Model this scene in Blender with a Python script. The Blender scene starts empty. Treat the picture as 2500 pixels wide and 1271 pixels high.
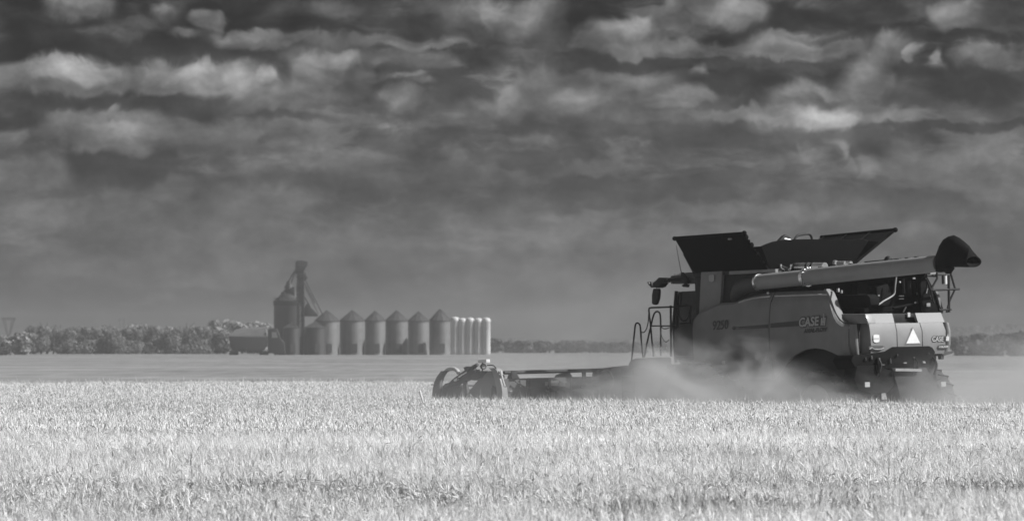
import bpy, bmesh, math, random
import numpy as np
from mathutils import Vector, Matrix
R = math.radians
SC = bpy.context.scene
COL = SC.collection
random.seed(7); rng = np.random.default_rng(11)

# ------------------------------------------------------------------ camera
F = 12840.0; HY = 838.0; CX = 1250.0; CZ = 2.25      # focal length and horizon row in pixels of the 2500 px photo
cam = bpy.data.cameras.new('camera'); cam_o = bpy.data.objects.new('camera', cam); COL.objects.link(cam_o)
cam.sensor_width = 36.0; cam.lens = F / 2500 * 36.0
cam.shift_y = (HY - 635.5) / 2500.0
cam.clip_start = 0.5; cam.clip_end = 20000.0
cam_o.location = (0, 0, CZ); cam_o.rotation_euler = (R(90), 0, 0)
cam.dof.use_dof = True; cam.dof.focus_distance = 76.0; cam.dof.aperture_fstop = 6.3
SC.camera = cam_o

# ------------------------------------------------------------------ exposure
EXPO = 0.55
SC.view_settings.view_transform = 'Standard'; SC.view_settings.look = 'None'
SC.view_settings.gamma = 1.0; SC.view_settings.exposure = EXPO
SC.cycles.volume_bounces = 2; SC.cycles.max_bounces = 8
SC.cycles.transparent_max_bounces = 16
SC.cycles.volume_step_rate = 1.0; SC.cycles.volume_max_steps = 256

# ------------------------------------------------------------------ sun
sun_dir = Vector((1.0, -0.12, 0.0)).normalized()
SUN_EL = R(41)
sv = Vector((sun_dir.x * math.cos(SUN_EL), sun_dir.y * math.cos(SUN_EL), math.sin(SUN_EL)))
sun = bpy.data.lights.new('sun', 'SUN'); sun.energy = 5.0; sun.angle = R(0.5); sun.color = (1, 1, 1)
sun_o = bpy.data.objects.new('sun', sun); COL.objects.link(sun_o)
sun_o.rotation_euler = sv.to_track_quat('Z', 'Y').to_euler(); sun_o.location = (60, -20, 80)

# ------------------------------------------------------------------ world: physical sky behind a heavy broken overcast
W = bpy.data.worlds.new('World'); SC.world = W; W.use_nodes = True
N = W.node_tree.nodes; L = W.node_tree.links; N.clear()
def nd(t, **k):
    n = N.new(t)
    for a, b in k.items(): setattr(n, a, b)
    return n
def mth(op, a, b=None, c=None, clamp=False):
    n = nd('ShaderNodeMath', operation=op, use_clamp=clamp)
    for i, v in enumerate((a, b, c)):
        if v is None: continue
        if isinstance(v, (int, float)): n.inputs[i].default_value = v
        else: L.new(v, n.inputs[i])
    return n.outputs[0]
tc = nd('ShaderNodeTexCoord')
sep = nd('ShaderNodeSeparateXYZ'); L.new(tc.outputs['Generated'], sep.inputs[0])
az = mth('ARCTAN2', sep.outputs[0], sep.outputs[1])
el = mth('ARCSINE', sep.outputs[2])
# direction angles scaled so that one unit is about 0.45 degrees
U = mth('MULTIPLY_ADD', az, F / 100, CX / 100)
V = mth('MULTIPLY_ADD', el, -F / 100, HY / 100)
comb = nd('ShaderNodeCombineXYZ'); L.new(U, comb.inputs[0]); L.new(V, comb.inputs[1])
P0 = comb.outputs[0]
def vmul(src, v):
    n = nd('ShaderNodeVectorMath', operation='MULTIPLY'); L.new(src, n.inputs[0]); n.inputs[1].default_value = v; return n.outputs[0]
def vmadd(a, v, c):
    n = nd('ShaderNodeVectorMath', operation='MULTIPLY_ADD'); L.new(a, n.inputs[0]); n.inputs[1].default_value = v
    if isinstance(c, tuple): n.inputs[2].default_value = c
    else: L.new(c, n.inputs[2])
    return n.outputs[0]
def noise(src, scale, detail, rough=0.5, dist=0.0):
    n = nd('ShaderNodeTexNoise', noise_dimensions='2D'); L.new(src, n.inputs['Vector'])
    n.inputs['Scale'].default_value = scale; n.inputs['Detail'].default_value = detail
    n.inputs['Roughness'].default_value = rough; n.inputs['Distortion'].default_value = dist
    return n
def warp(p, scale, detail, amp, rough=0.55):
    n = noise(p, scale, detail, rough)
    c = vmadd(n.outputs['Color'], (amp[0], amp[1], 0), (-0.5 * amp[0], -0.5 * amp[1], 0))
    a = nd('ShaderNodeVectorMath', operation='ADD'); L.new(p, a.inputs[0]); L.new(c, a.inputs[1]); return a.outputs[0]
PM = warp(P0, 1.2, 2, (0.30, 0.24), 0.5)
PW = warp(P0, 0.55, 1, (1.15, 0.55))
PW = warp(PW, 1.6, 1, (0.50, 0.32), 0.5)
PW = warp(PW, 4.2, 3, (0.17, 0.17), 0.55)
# grey level of the cloud deck against elevation; unseen sky overhead brightened as fill
sepw = nd('ShaderNodeSeparateXYZ'); L.new(PW, sepw.inputs[0])
ramp = nd('ShaderNodeValToRGB'); mr = mth('MULTIPLY_ADD', sepw.outputs[1], 1 / 12.0, 3 / 12.0, clamp=True); L.new(mr, ramp.inputs[0])
e = ramp.color_ramp.elements
pts = [(-3, 140), (-0.6, 54), (1.0, 54), (2.4, 68), (3.3, 78), (4.4, 84), (5.6, 98), (6.6, 106), (7.6, 112), (8.6, 116)]
e[0].position = 0; e[0].color = (140 / 255,) * 3 + (1,)
e[1].position = 1; e[1].color = (116 / 255,) * 3 + (1,)
for y, g in pts[1:-1]:
    q = e.new((y + 3) / 12.0); q.color = (g / 255,) * 3 + (1,)
# wide streaky texture
st = noise(vmul(PM, (0.35, 1.0, 1)), 0.55, 5, 0.55)
st2 = noise(vmul(PM, (0.7, 1.0, 1)), 1.9, 4, 0.58)
g = mth('MULTIPLY_ADD', st.outputs['Fac'], 0.34, -0.17)
g = mth('ADD', g, ramp.outputs[0])
# connected layer of broken cloud, stretched along the horizon
ly = noise(vmul(PM, (0.30, 1.05, 1)), 1.05, 6, 0.58, 0.25)
lm = nd('ShaderNodeMapRange', interpolation_type='SMOOTHSTEP'); L.new(ly.outputs['Fac'], lm.inputs['Value'])
lm.inputs['From Min'].default_value = 0.44; lm.inputs['From Max'].default_value = 0.62; lm.inputs['To Max'].default_value = 0.155
ht = mth('MULTIPLY_ADD', V, -0.17, 1.35, clamp=True)
g = mth('ADD', g, mth('MULTIPLY', mth('SUBTRACT', lm.outputs['Result'], 0.03), mth('MAXIMUM', ht, 0.28)))
# clouds: (x, y, half width, half height, grey, edge softness, opacity) in tenths of the scaled direction angle
CL = '''
110 30 220 55 46 .6 .9|600 45 190 75 42 .7 .9|330 120 420 36 52 .5 .85|1000 60 260 60 72 .8 .6
190 22 100 32 122 .5 .95|410 40 62 28 104 .8 .9|517 52 36 30 118 .5 .9|455 86 32 11 118 .5 .9|330 82 50 16 88 .7 .7
620 100 120 24 116 .5 .9|900 104 280 15 98 .6 .9|1060 112 90 10 112 .6 .8|800 30 85 26 98 .8 .8|700 22 20 22 90 .8 .6
150 190 180 48 134 .35 .95|160 175 120 20 158 .5 .8|480 185 185 44 132 .35 .95|590 225 170 58 122 .5 .95|500 172 60 22 168 .7 .9|645 190 25 25 162 .7 .8
800 185 100 62 128 .4 .95|840 150 50 25 142 .5 .8|720 240 90 45 116 .6 .9|870 215 40 60 84 .5 .8
330 200 20 55 92 .9 .5|688 180 26 42 84 .8 .6|150 262 230 34 72 .6 .9|460 262 150 36 66 .4 .95|700 288 130 10 78 .5 .8
280 320 220 58 116 .4 .95|320 325 90 28 136 .8 .9|140 298 36 18 116 .6 .9|288 268 18 24 114 .5 .9|620 332 150 48 106 .6 .9|18 338 42 30 104 .6 .9
30 302 62 16 62 .6 .9|240 402 210 20 58 .6 .95|330 425 120 34 68 .7 .85|40 372 80 14 76 .6 .7|650 345 30 12 84 .6 .7
60 425 110 46 108 .5 .9|640 480 150 48 108 .6 .8|410 460 70 26 100 .6 .7|720 490 60 24 110 .6 .7|450 560 260 70 100 .8 .6
1020 175 90 45 78 .5 .8|1165 140 55 22 56 .6 .9|985 186 36 8 128 .5 .9|1025 200 30 7 112 .5 .8|980 245 80 40 116 .6 .85|1130 238 48 34 78 .6 .9|1000 290 200 18 88 .6 .6
1195 40 150 52 104 .6 .85|1212 28 40 44 144 .6 .9|1300 40 80 44 112 .6 .8|1245 245 46 46 132 .6 .9|1180 260 60 30 108 .7 .7
1370 95 70 60 70 .6 .85|1430 62 30 34 46 .6 .9|1525 100 110 46 118 .35 .95|1560 70 46 38 142 .5 .9|1650 122 110 26 112 .4 .9|1530 155 260 15 66 .5 .9
1670 18 60 26 108 .6 .8|1815 32 76 42 128 .6 .9|1935 40 62 40 44 .6 .9|2100 42 150 46 54 .6 .85|2350 42 56 38 128 .5 .9|2445 40 80 45 62 .7 .8|2240 12 40 12 88 .6 .6
1960 112 150 36 124 .4 .95|1835 122 50 16 108 .6 .8|2290 92 280 12 54 .5 .9|1900 160 300 13 72 .5 .8
1330 210 90 70 104 .6 .85|1520 235 260 62 98 .5 .8|1530 196 70 18 124 .5 .9|1400 246 60 36 122 .6 .9|1680 182 12 20 150 .5 .9|1660 236 70 24 124 .5 .9|1790 205 130 32 56 .4 .95|1800 284 110 14 124 .5 .9
2000 262 105 66 124 .5 .95|1985 225 50 24 146 .6 .8|2010 288 82 32 168 .6 .95|2018 241 38 9 80 .6 .7|2110 190 74 66 118 .5 .9|2180 130 70 44 112 .5 .9
2290 155 14 36 165 .8 .9|2242 135 18 24 138 .5 .9|2400 145 84 44 118 .5 .9|2235 182 66 22 60 .4 .95|2360 215 130 50 56 .5 .9|2450 260 60 40 78 .6 .8|2340 275 64 26 94 .7 .8|2310 312 220 13 66 .5 .85
1500 320 400 18 82 .6 .8|1300 346 60 20 112 .5 .85|1210 360 60 14 78 .6 .6|1980 366 20 17 128 .4 .9|2032 366 18 22 142 .4 .9|2052 402 17 16 124 .5 .9|2097 412 22 22 126 .5 .9
2140 350 70 36 72 .6 .85|2200 365 56 28 98 .6 .8|1430 418 80 18 106 .6 .8|1620 478 380 34 82 .7 .75|1000 430 260 50 84 .7 .7|2400 430 120 30 98 .7 .7|750 440 170 22 82 .7 .7
1840 512 260 22 114 .5 .85|1540 570 160 30 110 .7 .7|700 610 330 60 114 .8 .7|1400 760 420 80 134 .9 .8|900 640 120 60 98 .7 .5|150 740 260 70 92 .8 .6|2400 590 260 120 90 .8 .6|1350 700 200 60 116 .9 .6|1650 640 200 60 112 .8 .6
'''
blobs = []
for ln in CL.strip().splitlines():
    for it in ln.split('|'):
        x, y, rx, ry, gv, so, op = map(float, it.split())
        if gv >= 100 and ry >= 24 and y < 420:
            # cumulus: softer shaded base, then the body with a crisp crown, then its bright head
            blobs.append((x + rx * .1, y + ry * .95, rx * 1.0, ry * .38, 66 + (y > 200) * 12, .9, .55))
            blobs.append((x, y, rx, ry, gv - 6, so * .85, op * .9))
            blobs.append((x - rx * .15, y - ry * .32, rx * .72, ry * .52, gv + 10, .8, .75))
        else:
            blobs.append((x, y, rx * (1.1 if ry < 26 else 1), ry * (1.1 if ry < 26 else 1), gv if gv > 95 else gv - 10, max(so, .85) if ry < 26 and rx < 80 else so, op))
for x, y, rx, ry, gv, so, op in blobs:
    sx, sy = 100 / rx, 100 / ry
    d = vmadd(PW, (sx, sy, 0), (-x / 100 * sx, -y / 100 * sy, 0))
    ln_ = nd('ShaderNodeVectorMath', operation='LENGTH'); L.new(d, ln_.inputs[0])
    m = nd('ShaderNodeMapRange', interpolation_type='SMOOTHSTEP')
    L.new(ln_.outputs['Value'], m.inputs['Value'])
    m.inputs['From Min'].default_value = 1 + so * 0.6; m.inputs['From Max'].default_value = max(0.0, 1 - so * 0.85)
    m.inputs['To Min'].default_value = 0; m.inputs['To Max'].default_value = op * .86
    mx = nd('ShaderNodeMix', data_type='FLOAT')
    L.new(m.outputs['Result'], mx.inputs[0]); L.new(g, mx.inputs[2]); mx.inputs[3].default_value = gv / 255.0
    g = mx.outputs[0]
print('sky blobs', len(blobs))
bil = noise(vmul(PM, (0.8, 1.15, 1)), 1.0, 5, 0.55, 0.15)
up_ = mth('MULTIPLY_ADD', V, -0.16, 1.15, clamp=True)          # stronger relief higher up, where the clouds are nearer
amp_ = mth('MULTIPLY_ADD', up_, 0.62, 0.36)
tex = mth('MULTIPLY_ADD', mth('SUBTRACT', bil.outputs['Fac'], 0.5), amp_, 1.0)
tex = mth('MULTIPLY', tex, mth('MULTIPLY_ADD', st2.outputs['Fac'], 0.34, 0.83))
g = mth('MULTIPLY', g, tex)
g = mth('MAXIMUM', g, 0.08)
lin = mth('POWER', g, 2.2)
sky = nd('ShaderNodeTexSky', sky_type='NISHITA'); sky.sun_disc = False
sky.sun_elevation = SUN_EL; sky.sun_rotation = math.atan2(sun_dir.x, sun_dir.y)
bw = nd('ShaderNodeRGBToBW'); L.new(sky.outputs[0], bw.inputs[0])
SKYK = 1.6
val = mth('MULTIPLY', mth('MULTIPLY', lin, bw.outputs[0]), SKYK)
bg = nd('ShaderNodeBackground'); L.new(val, bg.inputs[0]); bg.inputs[1].default_value = 0.1
wo = nd('ShaderNodeOutputWorld'); L.new(bg.outputs[0], wo.inputs[0])

# ------------------------------------------------------------------ helpers
def at(px, py, Y):
    """point of the scene seen at photo pixel (px, py), Y metres away"""
    return Vector(((px - CX) / F * Y, Y, CZ + (HY - py) / F * Y))

def tag(o, label=None, cat=None, group=None, kind=None):
    if label: o['label'] = label
    if cat: o['category'] = cat
    if group: o['group'] = group
    if kind: o['kind'] = kind
    return o

def empty(name, loc=(0, 0, 0), rz=0.0):
    o = bpy.data.objects.new(name, None); COL.objects.link(o); o.location = loc; o.rotation_euler = (0, 0, rz)
    o.empty_display_size = 0.3
    return o

def material(name, v, rough=0.6, metal=0.0, var=0.0, vscale=3.0, bump=0.0, bscale=40.0, coat=0.0, transl=0.0, spec=0.5, coords='Object', stretch=(1, 1, 1), attr=None, mottling=None):
    m = bpy.data.materials.new(name); m.use_nodes = True
    nt = m.node_tree; b = nt.nodes['Principled BSDF']
    b.inputs['Base Color'].default_value = (v, v, v, 1)
    b.inputs['Roughness'].default_value = rough; b.inputs['Metallic'].default_value = metal
    b.inputs['Specular IOR Level'].default_value = spec
    if coat: b.inputs['Coat Weight'].default_value = coat; b.inputs['Coat Roughness'].default_value = 0.12
    tcn = nt.nodes.new('ShaderNodeTexCoord'); mp = nt.nodes.new('ShaderNodeMapping'); mp.inputs['Scale'].default_value = stretch
    nt.links.new(tcn.outputs[coords], mp.inputs[0])
    col = None
    if var:
        n = nt.nodes.new('ShaderNodeTexNoise'); n.inputs['Scale'].default_value = vscale; n.inputs['Detail'].default_value = 5
        nt.links.new(mp.outputs[0], n.inputs['Vector'])
        r = nt.nodes.new('ShaderNodeMapRange'); r.inputs['From Min'].default_value = 0.25; r.inputs['From Max'].default_value = 0.75
        r.inputs['To Min'].default_value = v * (1 - var); r.inputs['To Max'].default_value = v * (1 + var)
        nt.links.new(n.outputs['Fac'], r.inputs['Value']); col = r.outputs['Result']
        # worn, dusty roughness
        r2 = nt.nodes.new('ShaderNodeMapRange'); r2.inputs['To Min'].default_value = max(0, rough - .12); r2.inputs['To Max'].default_value = min(1, rough + .18)
        nt.links.new(n.outputs['Fac'], r2.inputs['Value']); nt.links.new(r2.outputs['Result'], b.inputs['Roughness'])
    if attr:
        a = nt.nodes.new('ShaderNodeAttribute'); a.attribute_name = attr
        mm = nt.nodes.new('ShaderNodeMath'); mm.operation = 'MULTIPLY'
        nt.links.new(a.outputs['Fac'], mm.inputs[0])
        if col is not None: nt.links.new(col, mm.inputs[1])
        else: mm.inputs[1].default_value = v
        col = mm.outputs[0]
    if col is not None: nt.links.new(col, b.inputs['Base Color'])
    if bump:
        n = nt.nodes.new('ShaderNodeTexNoise'); n.inputs['Scale'].default_value = bscale; n.inputs['Detail'].default_value = 4
        nt.links.new(mp.outputs[0], n.inputs['Vector'])
        bp = nt.nodes.new('ShaderNodeBump'); bp.inputs['Strength'].default_value = bump; bp.inputs['Distance'].default_value = 0.02
        nt.links.new(n.outputs['Fac'], bp.inputs['Height']); nt.links.new(bp.outputs[0], b.inputs['Normal'])
    if transl:
        t = nt.nodes.new('ShaderNodeBsdfTranslucent'); mxs = nt.nodes.new('ShaderNodeMixShader'); mxs.inputs[0].default_value = transl
        if col is not None: nt.links.new(col, t.inputs[0])
        else: t.inputs[0].default_value = (v, v, v, 1)
        out = nt.nodes['Material Output']
        nt.links.new(b.outputs[0], mxs.inputs[1]); nt.links.new(t.outputs[0], mxs.inputs[2]); nt.links.new(mxs.outputs[0], out.inputs[0])
    return m

class MB:
    """collects shapes into one mesh"""
    def __init__(s): s.bm = bmesh.new()
    def box(s, lo, hi, bev=0.0):
        vs = [s.bm.verts.new((x, y, z)) for x in (lo[0], hi[0]) for y in (lo[1], hi[1]) for z in (lo[2], hi[2])]
        fs = [s.bm.faces.new([vs[i] for i in q]) for q in ((0, 1, 3, 2), (4, 6, 7, 5), (0, 4, 5, 1), (2, 3, 7, 6), (0, 2, 6, 4), (1, 5, 7, 3))]
        if bev: s.bev(fs, bev)
        return s
    def bev(s, fs, w, seg=2):
        es = list({e for f in fs for e in f.edges})
        bmesh.ops.bevel(s.bm, geom=es, offset=w, segments=seg, profile=0.6, affect='EDGES')
    def prism(s, pts, off, bev=0.0):
        """polygon pts extruded by the vector off"""
        pts = [Vector(p) for p in pts]; off = Vector(off); n = len(pts)
        a = [s.bm.verts.new(p) for p in pts]; b = [s.bm.verts.new(p + off) for p in pts]
        fs = [s.bm.faces.new(a[::-1]), s.bm.faces.new(b)]
        for i in range(n): fs.append(s.bm.faces.new((a[i], a[(i + 1) % n], b[(i + 1) % n], b[i])))
        if bev: s.bev(fs, bev)
        return s
    def loft(s, rings, cap=True, closed=True):
        vs = [[s.bm.verts.new(p) for p in r] for r in rings]; n = len(rings[0])
        for a, b in zip(vs, vs[1:]):
            for i in range(n if closed else n - 1):
                j = (i + 1) % n
                try: s.bm.faces.new((a[i], a[j], b[j], b[i]))
                except ValueError: pass
        if cap and closed:
            s.bm.faces.new(vs[0][::-1]); s.bm.faces.new(vs[-1])
        return s
    def tube(s, pts, r, seg=10, close=False, cap=True):
        pts = [Vector(p) for p in pts]; n = len(pts)
        rs = r if isinstance(r, (list, tuple)) else [r] * n
        rings = []; up = None
        for i, p in enumerate(pts):
            if close: d = (pts[(i + 1) % n] - pts[i - 1])
            else: d = pts[min(i + 1, n - 1)] - pts[max(i - 1, 0)]
            d.normalize()
            if up is None:
                up = Vector((0, 0, 1)) if abs(d.z) < .9 else Vector((0, 1, 0))
            x = (up - d * up.dot(d))
            if x.length < 1e-5: x = d.orthogonal()
            x.normalize(); y = d.cross(x); up = x
            rings.append([p + (x * math.cos(t) + y * math.sin(t)) * rs[i] for t in (2 * math.pi * k / seg for k in range(seg))])
        if close: rings.append(rings[0]); return s.loft(rings, cap=False)
        return s.loft(rings, cap=cap)
    def sphere(s, c, r, sc=(1, 1, 1), seg=14):
        m = Matrix.Translation(c) @ Matrix.Diagonal((r * sc[0], r * sc[1], r * sc[2], 1))
        bmesh.ops.create_uvsphere(s.bm, u_segments=seg, v_segments=max(6, seg // 2), radius=1, matrix=m); return s
    def build(s, name, mat, parent=None, smooth=35):
        bm = s.bm
        bmesh.ops.remove_doubles(bm, verts=bm.verts, dist=1e-5)
        bmesh.ops.recalc_face_normals(bm, faces=bm.faces)
        me = bpy.data.meshes.new(name); bm.to_mesh(me); bm.free()
        if mat: me.materials.append(mat)
        o = bpy.data.objects.new(name, me); COL.objects.link(o)
        if parent is not None: o.parent = parent
        if smooth:
            me.polygons.foreach_set('use_smooth', [True] * len(me.polygons))
            try: me.set_sharp_from_angle(angle=R(smooth))
            except Exception: pass
        return o

def smooth_path(pts, n=6):
    """Catmull-Rom through the points"""
    P = [Vector(p) for p in pts]; P = [P[0]] + P + [P[-1]]; out = []
    for i in range(1, len(P) - 2):
        for k in range(n):
            t = k / n; a, b, c, d = P[i - 1:i + 3]
            out.append(0.5 * ((2 * b) + (c - a) * t + (2 * a - 5 * b + 4 * c - d) * t * t + (3 * b - a - 3 * c + d) * t ** 3))
    out.append(P[-2]); return out

def raw_mesh(name, verts, polys_flat, loop_tot, mat, attrs=None, parent=None):
    me = bpy.data.meshes.new(name)
    nv = len(verts); nl = len(polys_flat); npoly = len(loop_tot)
    me.vertices.add(nv); me.vertices.foreach_set('co', np.ascontiguousarray(verts, dtype=np.float32).ravel())
    me.loops.add(nl); me.loops.foreach_set('vertex_index', np.ascontiguousarray(polys_flat, dtype=np.int32))
    me.polygons.add(npoly)
    st = np.zeros(npoly, dtype=np.int32); st[1:] = np.cumsum(loop_tot)[:-1]
    me.polygons.foreach_set('loop_start', st)
    me.update(calc_edges=True)
    for k, (arr, dom) in (attrs or {}).items():
        a = me.attributes.new(k, 'FLOAT', dom); a.data.foreach_set('value', np.ascontiguousarray(arr, dtype=np.float32))
    me.materials.append(mat)
    o = bpy.data.objects.new(name, me); COL.objects.link(o)
    if parent is not None: o.parent = parent
    return o

M = {}
M['paint'] = material('machine_paint', 0.18, 0.5, var=0.2, vscale=1.7, bump=0.02, bscale=90, coat=0.08, spec=.4)
M['augerpaint'] = material('auger_paint', 0.24, 0.5, var=0.12, vscale=2.5, bump=0.02, bscale=60, spec=.4)
M['ledge'] = material('dust_on_ledge', 0.45, 0.9, var=0.2)  # paler tone paints the sunlit line along the panel ledge
M['dustypaint'] = material('machine_paint_dusty', 0.17, 0.7, var=0.2, vscale=1.6, bump=0.03, bscale=60)
M['black'] = material('black_plastic', 0.012, 0.6, var=0.3, vscale=4, bump=0.03, spec=.25)
M['flap'] = material('tank_flap_rubber', 0.005, 0.8, var=0.3, vscale=3, spec=0.08)
M['bay'] = material('sooty_black', 0.006, 0.8, var=0.4, vscale=6, bump=0.05, spec=.08)  # near-black paints in the bay's deep shade; black chopper parts share it
M['dark'] = material('dark_metal', 0.02, 0.6, var=0.3, vscale=5, bump=0.04, spec=.25)
M['darkgrey'] = material('dark_grey_metal', 0.045, 0.6, var=0.25, vscale=4, bump=0.03)
M['grey'] = material('grey_metal', 0.22, 0.5, var=0.2, vscale=4)
M['bright'] = material('bright_metal', 0.75, 0.25, metal=0.9, var=0.1, vscale=6)
M['white'] = material('white_label', 0.6, 0.5, var=0.04, vscale=8)
M['sticker'] = material('white_sticker', 0.85, 0.5, var=0.04, vscale=8)
M['cream'] = material('pale_label', 0.42, 0.5, var=0.1, vscale=8)
M['tyre'] = material('tyre_rubber', 0.022, 0.85, var=0.35, vscale=5, bump=0.1)
M['glass'] = material('cab_glass', 0.02, 0.08, spec=0.6)
M['decal'] = material('dark_decal', 0.03, 0.4, var=0.1)
M['decalgrey'] = material('silver_decal', 0.33, 0.4, var=0.05)
M['galv'] = material('galvanised_steel', 0.17, 0.55, metal=0.15, var=0.18, vscale=0.6)
M['binroof'] = material('weathered_bin_roof', 0.04, 0.6, var=0.2, vscale=0.7)
M['legsteel'] = material('dark_leg_steel', 0.03, 0.6, var=0.2)
M['whitetank'] = material('white_tank_paint', 0.55, 0.45, var=0.05, vscale=0.8)
M['tarp'] = material('grey_tarp', 0.12, 0.8, var=0.2, vscale=0.8)
M['bark'] = material('bark', 0.07, 0.9, var=0.3, vscale=4)
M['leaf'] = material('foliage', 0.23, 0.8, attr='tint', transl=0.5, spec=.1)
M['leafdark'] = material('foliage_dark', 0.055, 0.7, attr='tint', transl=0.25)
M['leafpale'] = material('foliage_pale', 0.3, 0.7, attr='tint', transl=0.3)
M['wheat'] = material('ripe_wheat', 0.82, 0.6, attr='tint', transl=0.34, spec=0.3)

# ------------------------------------------------------------------ machine frame (needed to know where it has cut)
TH = R(40.0)
ROOT = Vector((9.08, 120.0, 0.0))
MM = Matrix.Translation(ROOT) @ Matrix.Rotation(R(130), 4, 'Z') @ Matrix.Rotation(R(1.6), 4, 'Y') @ Matrix.Rotation(R(-0.9), 4, 'X')
MI = MM.inverted()

# ------------------------------------------------------------------ ground: one sheet to the horizon
def ground_z(x, y):
    bank = np.clip((36 - y) / 14.0, 0, 1); bank = bank * bank * (3 - 2 * bank) * 0.42 * np.clip((x + 2.0) / 3.0, 0, 1)
    return bank + 0.05 * np.sin(x * 0.35 + 1) * np.sin(y * 0.21) * np.clip((y - 20) / 20, 0, 1) * np.clip((300 - y) / 100, 0, 1) * 0.4
ys = np.concatenate([np.linspace(-15, 60, 60), np.linspace(64, 300, 60), np.geomspace(310, 5600, 50)])
xs = np.concatenate([-np.geomspace(60, 2200, 25)[::-1], np.linspace(-55, 55, 60), np.geomspace(60, 2200, 25)])
gx, gy = np.meshgrid(xs, ys); gz = ground_z(gx, gy)
nv = len(xs); nr = len(ys)
idx = np.arange(nr * nv).reshape(nr, nv)
q = np.stack([idx[:-1, :-1], idx[:-1, 1:], idx[1:, 1:], idx[1:, :-1]], -1).reshape(-1)
gm = bpy.data.materials.new('stubble_field'); gm.use_nodes = True
nt = gm.node_tree; b = nt.nodes['Principled BSDF']; b.inputs['Roughness'].default_value = 0.95; b.inputs['Specular IOR Level'].default_value = 0.1
t = nt.nodes.new('ShaderNodeTexCoord')
def gnoise(sc, det, mp):
    mpn = nt.nodes.new('ShaderNodeMapping'); mpn.inputs['Scale'].default_value = mp; nt.links.new(t.outputs['Object'], mpn.inputs[0])
    n = nt.nodes.new('ShaderNodeTexNoise'); n.inputs['Scale'].default_value = sc; n.inputs['Detail'].default_value = det
    nt.links.new(mpn.outputs[0], n.inputs['Vector']); return n.outputs['Fac']
def gmath(op, a, bb, c=None):
    n = nt.nodes.new('ShaderNodeMath'); n.operation = op
    for i, v in enumerate((a, bb, c)):
        if v is None: continue
        if isinstance(v, (int, float)): n.inputs[i].default_value = v
        else: nt.links.new(v, n.inputs[i])
    return n.outputs[0]
f1 = gnoise(.55, 7, (1, 0.07, 1)); f2 = gnoise(0.09, 5, (.35, 0.30, 1)); f3 = gnoise(7, 3, (1, 0.5, 1))
v = gmath('ADD', gmath('MULTIPLY_ADD', f1, 0.20, 0.20 - 0.10), gmath('MULTIPLY_ADD', f2, 0.26, -0.13))
v = gmath('ADD', v, gmath('MULTIPLY_ADD', f3, 0.06, -0.03))
nt.links.new(v, b.inputs['Base Color'])
ground = raw_mesh('ground', np.stack([gx, gy, gz], -1).reshape(-1, 3), q, np.full((nr - 1) * (nv - 1), 4), gm)
tag(ground, kind='structure')

# ------------------------------------------------------------------ standing wheat, one mass of stalks, heads, awns and blades
def val_noise(x, y, s, seed=0):
    g = np.random.default_rng(100 + seed).random((64, 64))
    u = x / s; v = y / s; iu = np.floor(u).astype(int); iv = np.floor(v).astype(int); fu = u - iu; fv = v - iv
    fu = fu * fu * (3 - 2 * fu); fv = fv * fv * (3 - 2 * fv)
    a = g[iu % 64, iv % 64]; b_ = g[(iu + 1) % 64, iv % 64]; c = g[iu % 64, (iv + 1) % 64]; d = g[(iu + 1) % 64, (iv + 1) % 64]
    return (a * (1 - fu) + b_ * fu) * (1 - fv) + (c * (1 - fu) + d * fu) * fv

def local_uv(x, y):
    dx = x - ROOT.x; dy = y - ROOT.y; s, c = math.sin(TH), math.cos(TH)
    return -dx * s + dy * c, -dx * c - dy * s
HW = 0.885
def crop_height(x, y):
    """relative crop height: 1 standing, low in the wheel tracks and lodged patches, 0 where it is cut"""
    u, v = local_uv(x, y)
    wob = (val_noise(x, y, 2.3, 1) - .5) + (val_noise(x, y, 0.7, 2) - .5) * .6
    h = np.ones_like(x)
    cut = ~((v > 5.5 + 0.15 * wob) | ((u > 9.35 + 0.3 * wob) & (y < 176 + 3 * wob) & (v > -5.6)) | ((u > 9.35) & (x < -2.2 + wob) & (y < 176 + 3 * wob)))
    h[cut] = 0
    far = y > 176 + 3 * wob
    h[far] = 0
    # near tracks
    px = x / y * F + CX
    tL = (px < 1020 + 60 * wob) & (y < 50.5 + 1.3 * wob) & (y > 37.0 + .8 * wob)
    tM = (px > 980) & (px < 1480) & (y < 49.0 + 1.5 * wob - (px - 980) / 120.0) & (y > 39.5 + .4 * wob)
    tR = (px > 1700 + 120 * wob) & (y < 51.6 + 1.0 * wob) & (y > 46.6 + .6 * wob)
    tR2 = (px > 1450) & (px < 2140 + 60 * wob) & (y < 43.0 + .6 * wob) & (y > 40.6 + .4 * wob)
    brk = val_noise(x, y * .6, 1.4, 9)
    fade = np.clip((51.5 - y) / 4.5, 0, 1)
    soft = (tL | tM); h[soft] = (1.0 - .14 * fade - .22 * (val_noise(x, y, .8, 12) - .5))[soft]
    low = (tR | tR2) & (brk > .25); h[low] = 0.45
    h = h * (0.955 + 0.09 * val_noise(x, y, 1.1, 3) + 0.035 * (val_noise(x, y, 6, 4) - .5))
    return h

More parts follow.
